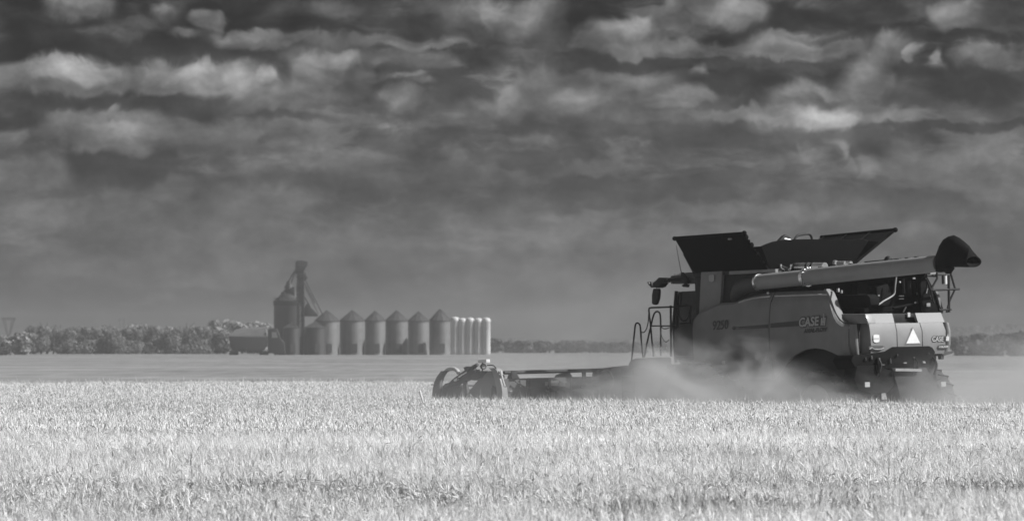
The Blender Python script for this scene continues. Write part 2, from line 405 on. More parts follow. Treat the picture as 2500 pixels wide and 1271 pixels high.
def wheat(name, x, y, h, lod):
    """numpy arrays of stalk positions -> one mesh"""
    n = len(x); r = np.random.default_rng(5 + lod + n)
    z0 = ground_z(x, y)
    a = r.random(n) * 2 * math.pi
    lean = r.gamma(2.0, 0.045, n)
    bend = (val_noise(x, y, 3.0, 7) - .5) + .9 * (val_noise(x, y, .55, 8) - .5)
    top = np.stack([x + np.cos(a) * lean * h + bend * .16 - .05, y + np.sin(a) * lean * h, z0 + h * HW * (1 - .5 * lean ** 2) - 0.05], -1)
    base = np.stack([x, y, z0], -1)
    w = np.where(y > 80, 0.0045, 0.0033) * (1.3 if lod else 1.0)
    fa = r.random(n) * math.pi; side = np.stack([np.cos(fa), np.sin(fa) * .4, np.zeros(n)], -1) * w[:, None]
    mid = (base * .42 + top * .58) + np.stack([-(top - base)[:, 0] * .15, np.zeros(n), np.zeros(n)], -1)
    V = []; Fq = []; T = []; cnt = 0
    tint = np.clip(r.normal(0.885, 0.11, n), .38, 1.08)
    tint *= (0.90 + .20 * val_noise(x * .25, y, 4.5, 14)) * (0.93 + .14 * val_noise(x, y, .9, 15))
    dk = r.random(n) < .12; tint[dk] *= .5
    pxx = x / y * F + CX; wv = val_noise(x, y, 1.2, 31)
    gap_shade = (((pxx > 1760) & (y > 46.8) & (y < 52.8)) | ((pxx > 1440) & (pxx < 2150) & (y > 40.4) & (y < 44.0))) & (wv > .3)  # darker tint paints the shade of the track gaps onto these stalks
    tint[gap_shade & (r.random(n) < .55)] *= .38
    def add(verts, faces, tn):
        nonlocal cnt
        k = verts.shape[1]
        V.append(verts.reshape(-1, 3))
        off = cnt + np.arange(n)[:, None, None] * k
        for f in faces:
            Fq.append(((np.array(f)[None, None, :] + off).reshape(-1), len(f)))
        T.append(np.repeat(tn, k)); cnt += n * k
    # stem
    st = np.stack([base - side, base + side, mid - side, mid + side, top - side, top + side], 1)
    add(st, [(0, 1, 3, 2), (2, 3, 5, 4)], tint * .92)
    # nodding head
    hd = a + r.normal(0, .6, n); up = np.clip(r.normal(0.75, .5, n), -.8, 1.35)
    nod = r.random(n) < .6
    cu = np.cos(up); ddir = np.stack([np.cos(hd) * cu, np.sin(hd) * cu, np.sin(up)], -1)
    tdir = np.stack([np.cos(hd) * .25, np.sin(hd) * .25, np.full(n, .95)], -1)
    Lh = r.normal(0.088, .012, n) * (1.15 if lod else 1); rad = r.normal(0.0080, .001, n) * (1.35 if lod else 1.0)
    s1 = np.cross(ddir, np.array([0, 0, 1.0])); s1 /= np.linalg.norm(s1, axis=1)[:, None] + 1e-9
    s2 = np.cross(s1, ddir)
    p0 = top; p1 = top + (tdir * .3 + ddir * .1) * Lh[:, None]; p2 = p1 + ddir * .42 * Lh[:, None]; p3 = p2 + (ddir - np.array([0, 0, .25])) * .4 * Lh[:, None]
    def ring(p, f): return [p + s1 * (rad * f)[:, None], p + (-.5 * s1 + .87 * s2) * (rad * f)[:, None], p + (-.5 * s1 - .87 * s2) * (rad * f)[:, None]]
    vv = np.stack([p0] + ring(p1, .9) + ring(p2, 1.0) + [p3], 1)
    fc = [(0, 1, 2), (0, 2, 3), (0, 3, 1), (1, 4, 5, 2), (2, 5, 6, 3), (3, 6, 4, 1), (4, 7, 5), (5, 7, 6), (6, 7, 4)]
    add(vv, fc, tint * 1.0)
    # awns
    for k in range(1 if lod else 4):
        jit = r.normal(0, .32, (n, 3)); tip = p2 + (ddir + jit) * (Lh * 1.15)[:, None]
        s = s1 * .0022 * (1.6 if lod else 1)
        add(np.stack([p2 - s, p2 + s, tip], 1), [(0, 1, 2)], tint * 1.12)
    # blade
    for k in range(1 if lod else 2):
        keep = r.random(n) < (.45 if lod else .7)
        t0 = r.uniform(.45, .85, n)[:, None]; bp_ = base * (1 - t0) + top * t0
        la = r.random(n) * 2 * math.pi; ll = r.uniform(.08, .2, n) * keep
        d = np.stack([np.cos(la), np.sin(la), r.uniform(.1, .9, n)], -1) * ll[:, None]
        b1 = bp_ + d; b2 = b1 + d * np.array([.7, .7, -.8])
        sw = np.stack([-np.sin(la), np.cos(la), np.zeros(n)], -1) * (.0042 if not lod else .007)
        sw = sw * keep[:, None]
        add(np.stack([bp_ - sw * .4, bp_ + sw * .4, b1 - sw, b1 + sw, b2], 1), [(0, 1, 3, 2), (2, 3, 4)], tint * .85)
    verts = np.concatenate(V); tot = np.concatenate([np.full(len(f) // k, k) for f, k in Fq]); fl = np.concatenate([f for f, k in Fq])
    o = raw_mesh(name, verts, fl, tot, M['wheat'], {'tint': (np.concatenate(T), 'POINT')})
    return o

def scatter(y0, y1, dens, xr=None, margin=1.14):
    out = []
    n = int(0.1947 / 2 * (y1 ** 2 - y0 ** 2) * margin * dens + (y1 - y0) * 2 * dens)
    yy = np.sqrt(rng.random(n) * (y1 ** 2 - y0 ** 2) + y0 ** 2)
    half = yy * 0.0974 * margin + 1.0
    xx = (rng.random(n) * 2 - 1) * half
    if xr: k = (xx > xr[0]) & (xx < xr[1]); xx, yy = xx[k], yy[k]
    return xx, yy
X, Y, LO = [], [], []
for (y0, y1, dens) in ((26, 38, 150), (38, 56, 360), (56, 76, 280), (76, 96, 190), (96, 122, 130), (122, 182, 85)):
    x, y = scatter(y0, y1, dens)
    h = crop_height(x, y); k = h > 0
    if y1 > 122:
        # beyond the machine only the strip ahead of it is standing
        k &= (x < 14)
    low = k & (h < .5); k &= ~(low & (rng.random(len(h)) < .5))
    pxs = x / y * F + CX; thin = (pxs < 1500 + 300 * val_noise(x, y, 1.5, 41)) & (y < 50.5 + 2.5 * (val_noise(x, y, 1.6, 42) - .5)) & (y > 38)
    k &= ~(thin & (rng.random(len(h)) < .15 + .35 * val_noise(x, y, .9, 43)))
    X.append(x[k]); Y.append(y[k]); LO.append(np.full(k.sum(), int(y0 >= 76)))
X = np.concatenate(X); Y = np.concatenate(Y); LO = np.concatenate(LO)
Hh = crop_height(X, Y) * rng.normal(1.0, .045, len(X))
vary = 1.0
near = LO == 0
print('wheat stalks', near.sum(), (~near).sum())
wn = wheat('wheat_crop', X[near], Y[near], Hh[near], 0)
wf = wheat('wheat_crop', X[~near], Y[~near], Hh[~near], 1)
tag(wn, 'pale ripe standing wheat with nodding heads filling the foreground', 'wheat', kind='stuff')
tag(wf, 'pale standing wheat farther off, up to the combine harvester', 'wheat', kind='stuff')

# short cut straw left standing behind the machine
def stubble():
    n = 30000
    y = np.sqrt(rng.random(n) * (210 ** 2 - 108 ** 2) + 108 ** 2); x = (rng.random(n) * 2 - 1) * (y * .105 + 3)
    k = crop_height(x, y) <= 0; x = x[k]; y = y[k]; n = len(x)
    z = ground_z(x, y); h = rng.uniform(.1, .24, n); a = rng.random(n) * math.pi; w = .012
    s = np.stack([np.cos(a), np.sin(a) * .3, np.zeros(n)], -1) * w
    b0 = np.stack([x, y, z], -1); t0 = np.stack([x + rng.normal(0, .03, n), y, z + h], -1)
    V = np.stack([b0 - s, b0 + s, t0 + s, t0 - s], 1).reshape(-1, 3)
    f = np.arange(4 * n)
    o = raw_mesh('stubble', V, f, np.full(n, 4), M['wheat'], {'tint': (np.repeat(np.clip(rng.normal(.8, .15, n), .3, 1.1), 4), 'POINT')})
    tag(o, 'short cut wheat stubble behind and beside the harvester', 'stubble', kind='stuff')
stubble()

# ------------------------------------------------------------------ combine harvester (local axes: x forward, y left, z up; origin on the ground under the tail)
cmb = bpy.data.objects.new('combine_harvester', None); COL.objects.link(cmb); cmb.matrix_world = MM
tag(cmb, 'large combine harvester with open grain tank flaps cutting wheat in its own dust', 'combine harvester')

def pick(px, py, ax, val):
    """local point of the machine on the plane ax = val behind photo pixel (px, py)"""
    o = MI @ Vector((0, 0, CZ)); p = MI @ at(px, py, 120.0); d = p - o
    i = 'xyz'.index(ax); return o + d * ((val - o[i]) / d[i])
def pv(px, py, v): return pick(px, py, 'y', v)
def pu(px, py, u): return pick(px, py, 'x', u)

def lerp_poly(pts, t):
    for (a, b) in zip(pts, pts[1:]):
        if t <= b[0]: 
            k = (t - a[0]) / max(1e-9, b[0] - a[0]); return a[1] + (b[1] - a[1]) * k
    return pts[-1][1]

def shell(name, cols, mat, parent, th=0.06, bev=0.012):
    """cols: list of columns of outer points (each same length); closed shell of the given thickness towards -y*sign"""
    mb = MB(); n = len(cols[0])
    sgn = 1 if cols[0][0][1] > 0 else -1
    outer = cols; inner = [[Vector(p) - Vector((0, sgn * th, 0)) for p in c] for c in cols]
    rings = []
    for o_, i_ in zip(outer, inner): rings.append([Vector(p) for p in o_] + i_[::-1])
    mb.loft(rings, cap=True)
    return mb.build(name, mat, parent, smooth=28)

# ---- left and right side panels: height profile of the bulge
def vprof(w, wt):
    """distance of the skin from the centre line at height w, wt = height of the top edge"""
    pts = [(1.3, 1.52), (1.75, 1.60), (2.2, 1.655), (2.72, 1.665), (3.0, 1.63), (3.33, 1.58), (3.40, 1.545), (3.5, 1.46), (3.9, 1.40)]
    return lerp_poly(pts, w)
VS = 1.64
top_px = [(1694, 800), (1698, 775), (1706, 763), (1722, 755), (1740, 746), (1759, 739), (1775, 738), (1791, 737), (1806, 731), (1820, 724), (1835, 719), (1852, 716), (1872, 713), (1882, 712.5), (1920, 711), (1960, 709.5), (2000, 708), (2014, 707), (2020, 716), (2026, 732), (2033, 752), (2040, 768), (2048, 781), (2060, 790), (2075, 791), (2086, 791)]
bot_px = [(1690, 925), (1700, 925), (1876, 925), (1884, 925), (1906, 900), (1918, 886), (1932, 873), (1948, 862), (1968, 853), (1990, 849), (2012, 852), (2032, 860), (2046, 867), (2060, 870), (2086, 866)]
tops = [pv(x, y, VS - .06) for x, y in top_px]; bots = [pv(x, y, VS) for x, y in bot_px]
def interp_u(pts, u):
    ps = sorted([(p.x, p.z) for p in pts]); return lerp_poly([(a, b) for a, b in ps], u) if u >= ps[0][0] else ps[0][1]
def side_panel(name, u0, u1, sgn, mat, extra_us=()):
    us = sorted(set([u0, u1] + [p.x for p in tops if u0 < p.x < u1] + [p.x for p in bots if u0 < p.x < u1] + list(np.linspace(u0, u1, 14))))
    cols = []
    for u in us:
        wt = interp_u(tops, u); wb = interp_u(bots, u)
        hs = [wb + (wt - wb) * k / 15 for k in range(14)] + [max(wt - .055, wb), wt]
        end = 1.0
        cols.append([Vector((u, sgn * (vprof(w, wt) - (0.10 * max(0, 1 - (u - 0.20) / 0.28) ** 2 if u < .48 else 0) - (.05 if w == wt else 0)), w)) for w in hs])
    return shell(name, cols, mat, cmb)
useam = pv(1879, 800, VS).x
ufront = pv(1693, 820, VS).x; urear = 0.262
for sgn in (1, -1):
    p1 = side_panel('front_side_panel', useam + .012, ufront, sgn, M['paint'])
    p2 = side_panel('rear_side_panel', urear, useam - .012, sgn, M['paint'])
    if sgn == 1: left_panel = p2; left_front = p1
# sunlit return edge of the left rear panel
e_pts = [pv(x, y, VS - .11) for x, y in ((2014, 706), (2021, 716), (2028, 732), (2035, 752), (2042, 768), (2050, 780), (2062, 789))]
mb = MB(); mb.loft([[p + Vector((-.0, .04, 0)), p + Vector((-.055, .03, .01)), p + Vector((-.055, -.16, .01)), p + Vector((0, -.16, 0))] for p in e_pts])
mb.build('panel_edge', M['dustypaint'], left_panel)
# ridge line under the top of the side panels
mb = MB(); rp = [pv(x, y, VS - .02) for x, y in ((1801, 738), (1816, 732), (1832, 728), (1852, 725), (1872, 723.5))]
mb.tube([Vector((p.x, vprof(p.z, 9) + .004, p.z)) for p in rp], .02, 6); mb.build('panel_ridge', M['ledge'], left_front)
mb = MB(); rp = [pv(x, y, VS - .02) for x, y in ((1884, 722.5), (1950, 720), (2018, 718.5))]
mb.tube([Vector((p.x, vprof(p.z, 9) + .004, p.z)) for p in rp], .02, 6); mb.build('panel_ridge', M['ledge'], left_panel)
def side_pt0(px, py):
    p = pv(px, py, VS); p.y = vprof(p.z, 9); return p
# seam gasket
s0 = pv(1878, 713, VS); mb = MB(); mb.tube([Vector((useam, vprof(w, 9) - .03, w)) for w in np.linspace(1.75, s0.z - .05, 12)], .02, 6); mb.build('seam_strip', M['black'], cmb)
mb = MB(); mb.sphere(pv(1875, 715, VS - .02), .03); mb.build('panel_latch', M['bright'], cmb)
mb = MB(); a = pv(1766, 884, VS + .03); mb.box(a - Vector((.05, .005, .035)), a + Vector((.05, .005, .035))); mb.build('warning_label', M['cream'], cmb)

for px, py in ((1712, 752), (1720, 880), (1868, 730), (1892, 880), (2075, 800), (2008, 812), (1868, 880)):
    mb = MB(); c = side_pt0(px, py); mb.sphere(c, .022, (1, .4, 1), 8); mb.build('panel_bolt', M['grey'], left_front if px < 1877 else left_panel)
# ---- inner body
mb = MB()
mb.box((.45, -1.38, 1.35), (5.6, 1.38, 2.95), .03)
mb.box((2.0, -1.1, .75), (5.2, 1.1, 1.5), .05)
mb.build('inner_body', M['dark'], cmb)
# wheel arches' rear deck corner (dark, behind the cut-out of the side panel)
mb = MB(); mb.box((.42, -1.45, 2.66), (1.75, 1.45, 2.80), .02); mb.build('service_deck', M['darkgrey'], cmb)

# ---- rear hood
ZR = pu(2222, 858, 0).z; ZC = pu(2222, 808, 0).z; ZB = pu(2222, 788, .09).z; ZT = pu(2222, 764, .22).z
def plan(u0, f=1.0, z=0.0):
    """rear plan outline from left to right at one height: facet, face, facet"""
    return u0
levels = [(ZR - .06, .05), (ZR + .10, .0), (ZC, .0), (ZB, .06), ]
def rear_piece(name, v0, v1, levels, mat, th=.07, facetL=False, facetR=False, parent=None):
    mb = MB(); rings = []
    for z, du in levels:
        k = 1 - (z - ZC) * .12 if z > ZC else 1 - (ZC - z) * .05
        out = []
        if facetL: out += [Vector((du + .25, v0 * k + .11, z)), ]
        out += [Vector((du, v0 * k, z)), Vector((du, v1 * k, z))]
        if facetR: out += [Vector((du + .12, v1 * k - .12, z))]
        inn = [p + Vector((th, 0, 0)) for p in out][::-1]
        rings.append(out + inn)
    mb.loft(rings)
    return mb.build(name, mat, parent or cmb, smooth=20)
hoodL = rear_piece('left_hood_panel', 1.15, .315, levels, M['paint'], facetL=True)
hoodC = rear_piece('centre_hood_panel', .30, -.49, levels, M['paint'])
hoodR = rear_piece('right_hood_panel', -.505, -1.25, levels, M['paint'], facetR=True)
tier = [(ZB + .004, .07), (ZT, .15)]
rear_piece('upper_left_hood', 1.19, .31, tier, M['paint'], facetL=True)
rear_piece('upper_right_hood', -.46, -1.33, tier, M['paint'], facetR=True)
mb = MB(); mb.box((.24, -1.33, ZR), (.46, 1.33, ZB + .03), .01); mb.box((.30, -1.30, ZB), (.8, 1.30, ZT - .02), .02); mb.build('hood_frame', M['black'], cmb)
mb = MB(); c = pu(2218, 768, .28); mb.box(c - Vector((.03, .03, .05)), c + Vector((0, .05, .05))); mb.build('rear_work_light', M['cream'], cmb)
for sgn in (1, -1):
    mb = MB(); lv = [(ZR - .03, 1.50, .13), (ZR + .15, 1.555, .09), (ZC, 1.565, .09), (ZB, 1.545, .13)]
    mb.loft([[Vector((.258, sgn * v_, z)), Vector((u_ + .05, sgn * (v_ - .02), z)), Vector((u_, sgn * (v_ - .07), z)), Vector((u_ + .01, sgn * (v_ - .12), z)), Vector((u_ + .07, sgn * (v_ - .17), z)), Vector((.258, sgn * (v_ - .18), z))] for z, v_, u_ in lv]); mb.build('tail_corner', M['paint'], cmb, smooth=60)
# upper shoulder beside the hood, left (dark shaded) 
mb = MB(); mb.prism([pv(2050, 766, 1.42), pv(2112, 766, 1.42), pv(2120, 789, 1.42), pv(2062, 790, 1.42)], (0, -.25, 0), .015); mb.build('hood_shoulder', M['paint'], cmb)
# seams
for vv in (.3075, -.4975):
    mb = MB(); mb.tube([Vector((du + .012, vv * (1 - max(0, z - ZC) * .12), z)) for z, du in levels], .018, 6); mb.build('seam_strip', M['black'], cmb)
for sgn in (1, -1):
    mb = MB(); mb.tube([Vector((du + .195, sgn * ((1.33 if sgn > 0 else 1.38) * (1 - max(0, z - ZC) * .12)), z)) for z, du in levels], .03, 6); mb.build('seam_strip', M['black'], cmb)

# ---- lettering
def text_obj(s, size, shear=0.18, off=0.0, ext=0.003, sx=1.0):
    cu = bpy.data.curves.new('t', 'FONT'); cu.body = s; cu.size = size; cu.shear = shear; cu.offset = off; cu.extrude = ext; cu.align_x = 'CENTER'; cu.align_y = 'CENTER'
    o = bpy.data.objects.new('t', cu); COL.objects.link(o); bpy.context.view_layer.update()
    me = bpy.data.meshes.new_from_object(o.evaluated_get(bpy.context.evaluated_depsgraph_get()))
    bpy.data.objects.remove(o); me.transform(Matrix.Diagonal((sx, 1, 1, 1))); return me
def place(me, name, origin, xdir, ydir, mat, parent):
    x = Vector(xdir).normalized(); y = Vector(ydir).normalized(); z = x.cross(y).normalized()
    mtx = Matrix((x, y, z)).transposed().to_4x4(); mtx.translation = origin
    me.transform(mtx); me.materials.clear(); me.materials.append(mat); me.name = name
    o = bpy.data.objects.new(name, me); COL.objects.link(o); o.parent = parent; return o
def emblem(c, x, y, w, h, name, mat, parent, n):
    """rounded shield: flat top, bulging base"""
    mb = MB(); x = Vector(x).normalized(); y = Vector(y).normalized(); z = x.cross(y)
    pts = [(-.5, .38), (-.42, .46), (0, .5), (.42, .46), (.5, .38), (.5, -.32), (.38, -.42), (0, -.5), (-.38, -.42), (-.5, -.32)]
    mb.prism([c + x * a * w + y * b_ * h for a, b_ in pts], z * .012); return mb.build(name, mat, parent)
# left side: number, stripes, maker's name
yd = Vector((0, 0, 1)); xd = Vector((-1, 0, .028))
def side_pt(px, py, out=.012):
    p = pv(px, py, VS); p.y = vprof(p.z, 9) + out; return p
place(text_obj('9250', .30, .12, .002, sx=.92), 'model_number', side_pt(1760, 794, .014), xd, yd, M['decal'], left_front)
def stripe(x0, x1, ya0, ya1, thick, parent):
    mb = MB(); k = 16; rings = []
    for i in range(k + 1):
        t = i / k; px = x0 + (x1 - x0) * t; py = ya0 + (ya1 - ya0) * t; p = side_pt(px, py, .005)
        h = thick * (.35 + .65 * t) if x0 < 1870 else thick
        rings.append([p + Vector((0, 0, -h / 2)), p + Vector((0, .006, -h / 2)), p + Vector((0, .006, h / 2)), p + Vector((0, 0, h / 2))])
    mb.loft(rings); mb.build('stripe', M['decal'], parent)
stripe(1797, 1877, 799, 794, .055, left_front); stripe(1800, 1877, 802.5, 798.5, .03, left_front)
stripe(1883, 1952, 793.5, 787, .085, left_panel); stripe(1883, 1952, 798, 793.5, .035, left_panel)
mb = MB(); p = side_pt(1794, 800, .006); mb.sphere(p, .07, (1, .12, .6), 10); mb.build('stripe_badge', M['decal'], left_front)
bk = text_obj('CASE', .285, .16, .03, .002, sx=1.0); place(bk, 'name_outline', side_pt(1976, 786, .010), xd, yd, M['decal'], left_panel)
place(text_obj('CASE', .285, .16, .008, .004), 'name_lettering', side_pt(1976, 786, .016), xd, yd, M['decalgrey'], left_panel)
def ih_mark(c, x, y, s, parent, light, dark, name='maker_mark'):
    """dark block, then a light upright between two light bars with a dot above"""
    x = Vector(x).normalized(); y = Vector(y).normalized(); z = x.cross(y)
    def bar(x0, x1, y0, y1, m, nm, d=0.0, sh=.16):
        mb = MB(); mb.prism([c + x * (a + b_ * sh) * s + y * b_ * s + z * d for a, b_ in ((x0, y0), (x1, y0), (x1, y1), (x0, y1))], z * .008); mb.build(nm, m, parent)
    bar(-.62, -.28, -.5, .5, dark, name + '_block'); bar(-.28, .58, -.56, .56, dark, name + '_backing', -.004)
    bar(-.2, .02, -.45, .45, light, name + '_bar', .006); bar(.34, .54, -.45, .45, light, name + '_bar', .006); bar(.1, .26, -.45, .62, light, name + '_bar', .006)
    bar(.02, .34, -.1, .06, light, name + '_crossbar', .010); bar(.11, .26, .72, .86, light, name + '_dot', .006)
ih_mark(side_pt(2010, 784.5, .012), xd, yd, .20, left_panel, M['decalgrey'], M['decal'])
place(text_obj('AXIAL-FLOW', .125, .2, .006, .002, sx=1.02), 'type_lettering', side_pt(1993, 806, .012), xd, yd, M['decal'], left_panel)
# tail
zf = Vector((0, -1, 0)); up = Vector((0, 0, 1))
def rp(px, py, out=.0): return pu(px, py, -.006 - out)
place(text_obj('CASE', .160, .16, .020, .002, 1.0), 'name_outline', rp(2289, 827.5), zf, up, M['decal'], hoodR)
place(text_obj('CASE', .160, .16, .004, .003, 1.0), 'name_lettering', rp(2289, 827.5, .006), zf, up, M['decalgrey'], hoodR)
ih_mark(rp(2311, 826, .0), zf, up, .115, hoodR, M['white'], M['decal'])
mb = MB(); pts = [rp(*q) for q in ((2290, 843), (2295, 841), (2312, 841), (2319, 842.5), (2314, 848), (2306, 850), (2293, 850), (2289, 847))]
mb.prism(pts, (-.006, 0, 0)); mb.build('type_badge', M['darkgrey'], hoodR)
place(text_obj('AXIAL-FLOW', .052, .2, .002, .002, .95), 'type_lettering', rp(2304, 846, .008), zf, up, M['cream'], hoodR)
mb = MB(); pts = [rp(*q) for q in ((2120, 846), (2126, 843.5), (2154, 843), (2160, 846), (2152, 851), (2136, 853.5), (2123, 853))]
mb.prism(pts, (-.006, 0, 0)); mb.build('type_badge', M['darkgrey'], hoodL)
mb = MB(); mb.tube(smooth_path([rp(2123, 852, .008), rp(2128, 848, .008), rp(2136, 852, .008), rp(2150, 852, .008), rp(2158, 848, .008)], 3), .010, 6); mb.build('badge_trim', M['decalgrey'], hoodL)
emblem(rp(2139, 826), zf, up, .185, .185, 'shield_label', M['white'], hoodL, None)
mb = MB(); mb.prism([rp(2139 - 8, 824), rp(2139 + 8, 824), rp(2139 + 8, 827.5), rp(2139 - 8, 827.5)], (-.018, 0, 0)); mb.build('label_band', M['cream'], hoodL)
mb = MB(); mb.prism([rp(2228, 801), rp(2245.5, 837), rp(2212, 838)], (-.014, 0, 0)); sm = mb.build('slow_vehicle_triangle', M['white'], hoodC)
mb = MB(); mb.prism([rp(2228, 797), rp(2248.5, 839.5), rp(2209, 840.5)], (-.004, 0, 0)); mb.build('triangle_border', M['paint'], sm)

# ---- straw chopper and spreaders under the tail
mb = MB(); out = [(2084, 866), (2165, 860), (2174, 853), (2185, 846), (2270, 844), (2277, 847), (2284, 858), (2282, 870), (2273, 880), (2270, 900), (2090, 900), (2078, 880)]
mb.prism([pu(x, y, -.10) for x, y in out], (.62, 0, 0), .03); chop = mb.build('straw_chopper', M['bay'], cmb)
mb = MB(); mb.prism([pu(x, y, -.16) for x, y in ((2178, 898), (2262, 896), (2275, 918), (2296, 944), (2302, 966), (2286, 978), (2200, 980), (2194, 950), (2186, 925))], (.45, 0, 0), .03); mb.build('spreader_housing', M['dark'], chop)
mb = MB(); a, b_ = pu(2182, 902, -.2), pu(2246, 903, -.2); mb.loft([[p + Vector(o_) for o_ in ((0, 0, -.03), (-.06, 0, -.03), (-.06, 0, .025), (0, 0, .03))] for p in (a, b_)]); mb.build('spreader_lip', M['grey'], chop)
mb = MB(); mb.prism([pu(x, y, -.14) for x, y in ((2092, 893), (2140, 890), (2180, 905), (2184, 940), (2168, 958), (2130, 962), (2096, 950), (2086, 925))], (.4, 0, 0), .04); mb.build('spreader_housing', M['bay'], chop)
for px, py in ((2117, 938), (2303, 937)):
    mb = MB(); c = pu(px, py, -.22); mb.box(c - Vector((.012, .075, .055)), c + Vector((.0, .075, .055))); mb.build('reflector', M['decalgrey'], chop)
rb = random.Random(3)
for k, (px, py, w, h, m) in enumerate(((2127, 872, .025, .05, 'darkgrey'), (2155, 890, .05, .02, 'darkgrey'), (2208, 885, .05, .015, 'grey'), (2232, 873, .05, .02, 'darkgrey'), (2255, 883, .05, .03, 'grey'), (2146, 878, .012, .06, 'grey'), (2173, 880, .015, .06, 'darkgrey'), (2112, 875, .02, .04, 'dark'), (2190, 866, .03, .03, 'dark'), (2266, 862, .02, .03, 'dark'))):
    c = pu(px, py, -.12); q = [c + Vector((0, w * a * rb.uniform(.6, 1.2), h * b_ * rb.uniform(.5, 1.2))) for a, b_ in ((-1, -1), (1, -.8), (.9, 1), (-.7, .8))]
    mb = MB(); mb.prism(q, (-.03, 0, 0), .005); mb.build('chopper_bracket', M[m], chop)
for k in range(5):
    v0 = rb.uniform(-.7, 1.3); z0 = pu(2200, 862, -.1).z - .1; mb = MB()
    mb.tube(smooth_path([(-.13, v0, z0), (-.2, v0 + rb.uniform(-.06, .06), z0 - .18), (-.16, v0 + rb.uniform(-.12, .12), z0 - .4)], 3), rb.uniform(.012, .03), 6); mb.build('chopper_linkage', M[rb.choice(['dark', 'bay'])], chop)
for vv in (.62, -.55):
    mb = MB(); c = Vector((-.15, vv, .62)); mb.tube([c, c + Vector((0, 0, .1))], .42, 20)
    for k in range(6):
        t = k * math.pi / 3; mb.box(c + Vector((.1 * math.cos(t) - .02, .1 * math.sin(t) - .02, -.14)), c + Vector((.1 * math.cos(t) + .02, .1 * math.sin(t) + .02, 0)))
    mb.build('spreader_disc', M['darkgrey'], chop)
# hitch lug under the right corner
mb = MB(); mb.prism([pu(x, y, .05) for x, y in ((2294, 858), (2330, 856), (2326, 862), (2304, 868))], (.3, 0, 0), .01); c = pu(2301, 869, .08); mb.box(c - Vector((0, .05, .07)), c + Vector((.1, .05, .06)), .01); mb.build('rear_lamp_bracket', M['darkgrey'], cmb)

# ---- wheels
def wheel(u, v, r, wd, rr, lugs):
    s = 1 if v > 0 else -1
    prof = [(-.5, .60), (-.5, .80), (-.46, .92), (-.36, .965), (.36, .965), (.46, .92), (.5, .80), (.5, .60)]
    mb = MB(); rings = []; n = 40
    for k in range(n):
        t = 2 * math.pi * k / n; rings.append([Vector((u + r * f * math.cos(t), v + a * wd, r + r * f * math.sin(t))) for a, f in prof])
    rings.append(rings[0]); mb.loft(rings, cap=False)
    for k in range(lugs):
        for sd in (-1, 1):
            t = 2 * math.pi * (k + (.5 if sd > 0 else 0)) / lugs
            def P(tt, a, f): return Vector((u + r * f * math.cos(tt), v + a * wd, r + r * f * math.sin(tt)))
            d = 1.5 / lugs
            mb.loft([[P(t, sd * .02, .95), P(t + d * .55, sd * .02, .95), P(t + d * .5, sd * .02, 1.0), P(t + .02, sd * .02, 1.0)],
                     [P(t + d, sd * .5, .86), P(t + d * 1.6, sd * .5, .86), P(t + d * 1.55, sd * .49, .99), P(t + d + .02, sd * .49, .99)]])
    ty = mb.build('wheel', M['tyre'], cmb, smooth=25)
    mb = MB(); n = 28
    rp_ = [(.46, .62), (.44, .56), (.30, .52), (.18, .30), (.22, .14), (.22, .02)]
    rings = [[Vector((u + r * f * math.cos(t), v + s * a * wd, r + r * f * math.sin(t))) for t in (2 * math.pi * k / n for k in range(n))] for a, f in rp_]
    mb.loft(rings, cap=True); mb.build('rim', M['grey'], ty)
    return ty
for v in (1.40, -1.74): wheel(1.3, v, .86, .60, .4, 20)
for v in (1.30, 2.12, -1.30, -2.12): wheel(5.0, v, 1.0, .62, .55, 24)
mb = MB(); mb.tube([(1.3, -1.6, .86), (1.3, 1.3, .86)], .13); mb.tube([(5, -2.2, 1.0), (5, 2.2, 1.0)], .2); mb.box((4.6, -.9, .7), (5.4, .9, 1.5), .05); mb.build('axle', M['dark'], cmb)

# ---- grain tank
RZ = pv(1893, 653, 1.35).z
mb = MB(); mb.box((3.15, -1.32, 2.9), (5.70, 1.32, RZ - .06), .02); mb.build('grain_tank', M['dark'], cmb)
mb = MB(); a, b_ = pv(1780, 662, 1.37), pv(1893, 656.5, 1.37); mb.loft([[p + Vector(o_) for o_ in ((0, 0, -.075), (0, -.08, -.075), (0, -.08, 0), (0, 0, 0))] for p in (a, b_)]); mb.build('tank_rim', M['grey'], cmb)
mb = MB(); mb.box((3.12, 1.28, RZ - .10), (5.70, 1.36, RZ - .02), .01); mb.box((3.12, -1.36, RZ - .10), (5.70, -1.28, RZ - .02), .01); mb.build('tank_rim', M['dark'], cmb)
def flap(name, pts, nrm, ribs=None, th=.035, label=None, mat='flap'):
    mb = MB(); mb.prism(pts, Vector(nrm) * th, .008)
    o = mb.build(name, M[mat], cmb)
    if label: o['label'] = label
    if ribs:
        for a, b_ in ribs:
            mb = MB(); mb.tube([a, b_], .022, 6); mb.build('flap_rib', M['darkgrey'], o)
    return o
BL = RZ - .02
# left
t0, t1 = pv(1647, 582, 2.15), pv(1815, 569, 2.15)
f = flap('left_tank_flap', [(5.72, 1.30, BL), (3.18, 1.30, BL), t1, t0], (0, .5, .7))
mb = MB(); mb.tube([t0 + Vector((.02, 0, .01)), t1], .035, 8); mb.sphere(t0, .055, seg=10); mb.sphere(t1 + Vector((-.03, 0, .0)), .06, seg=10); mb.build('flap_lip', M['flap'], f)
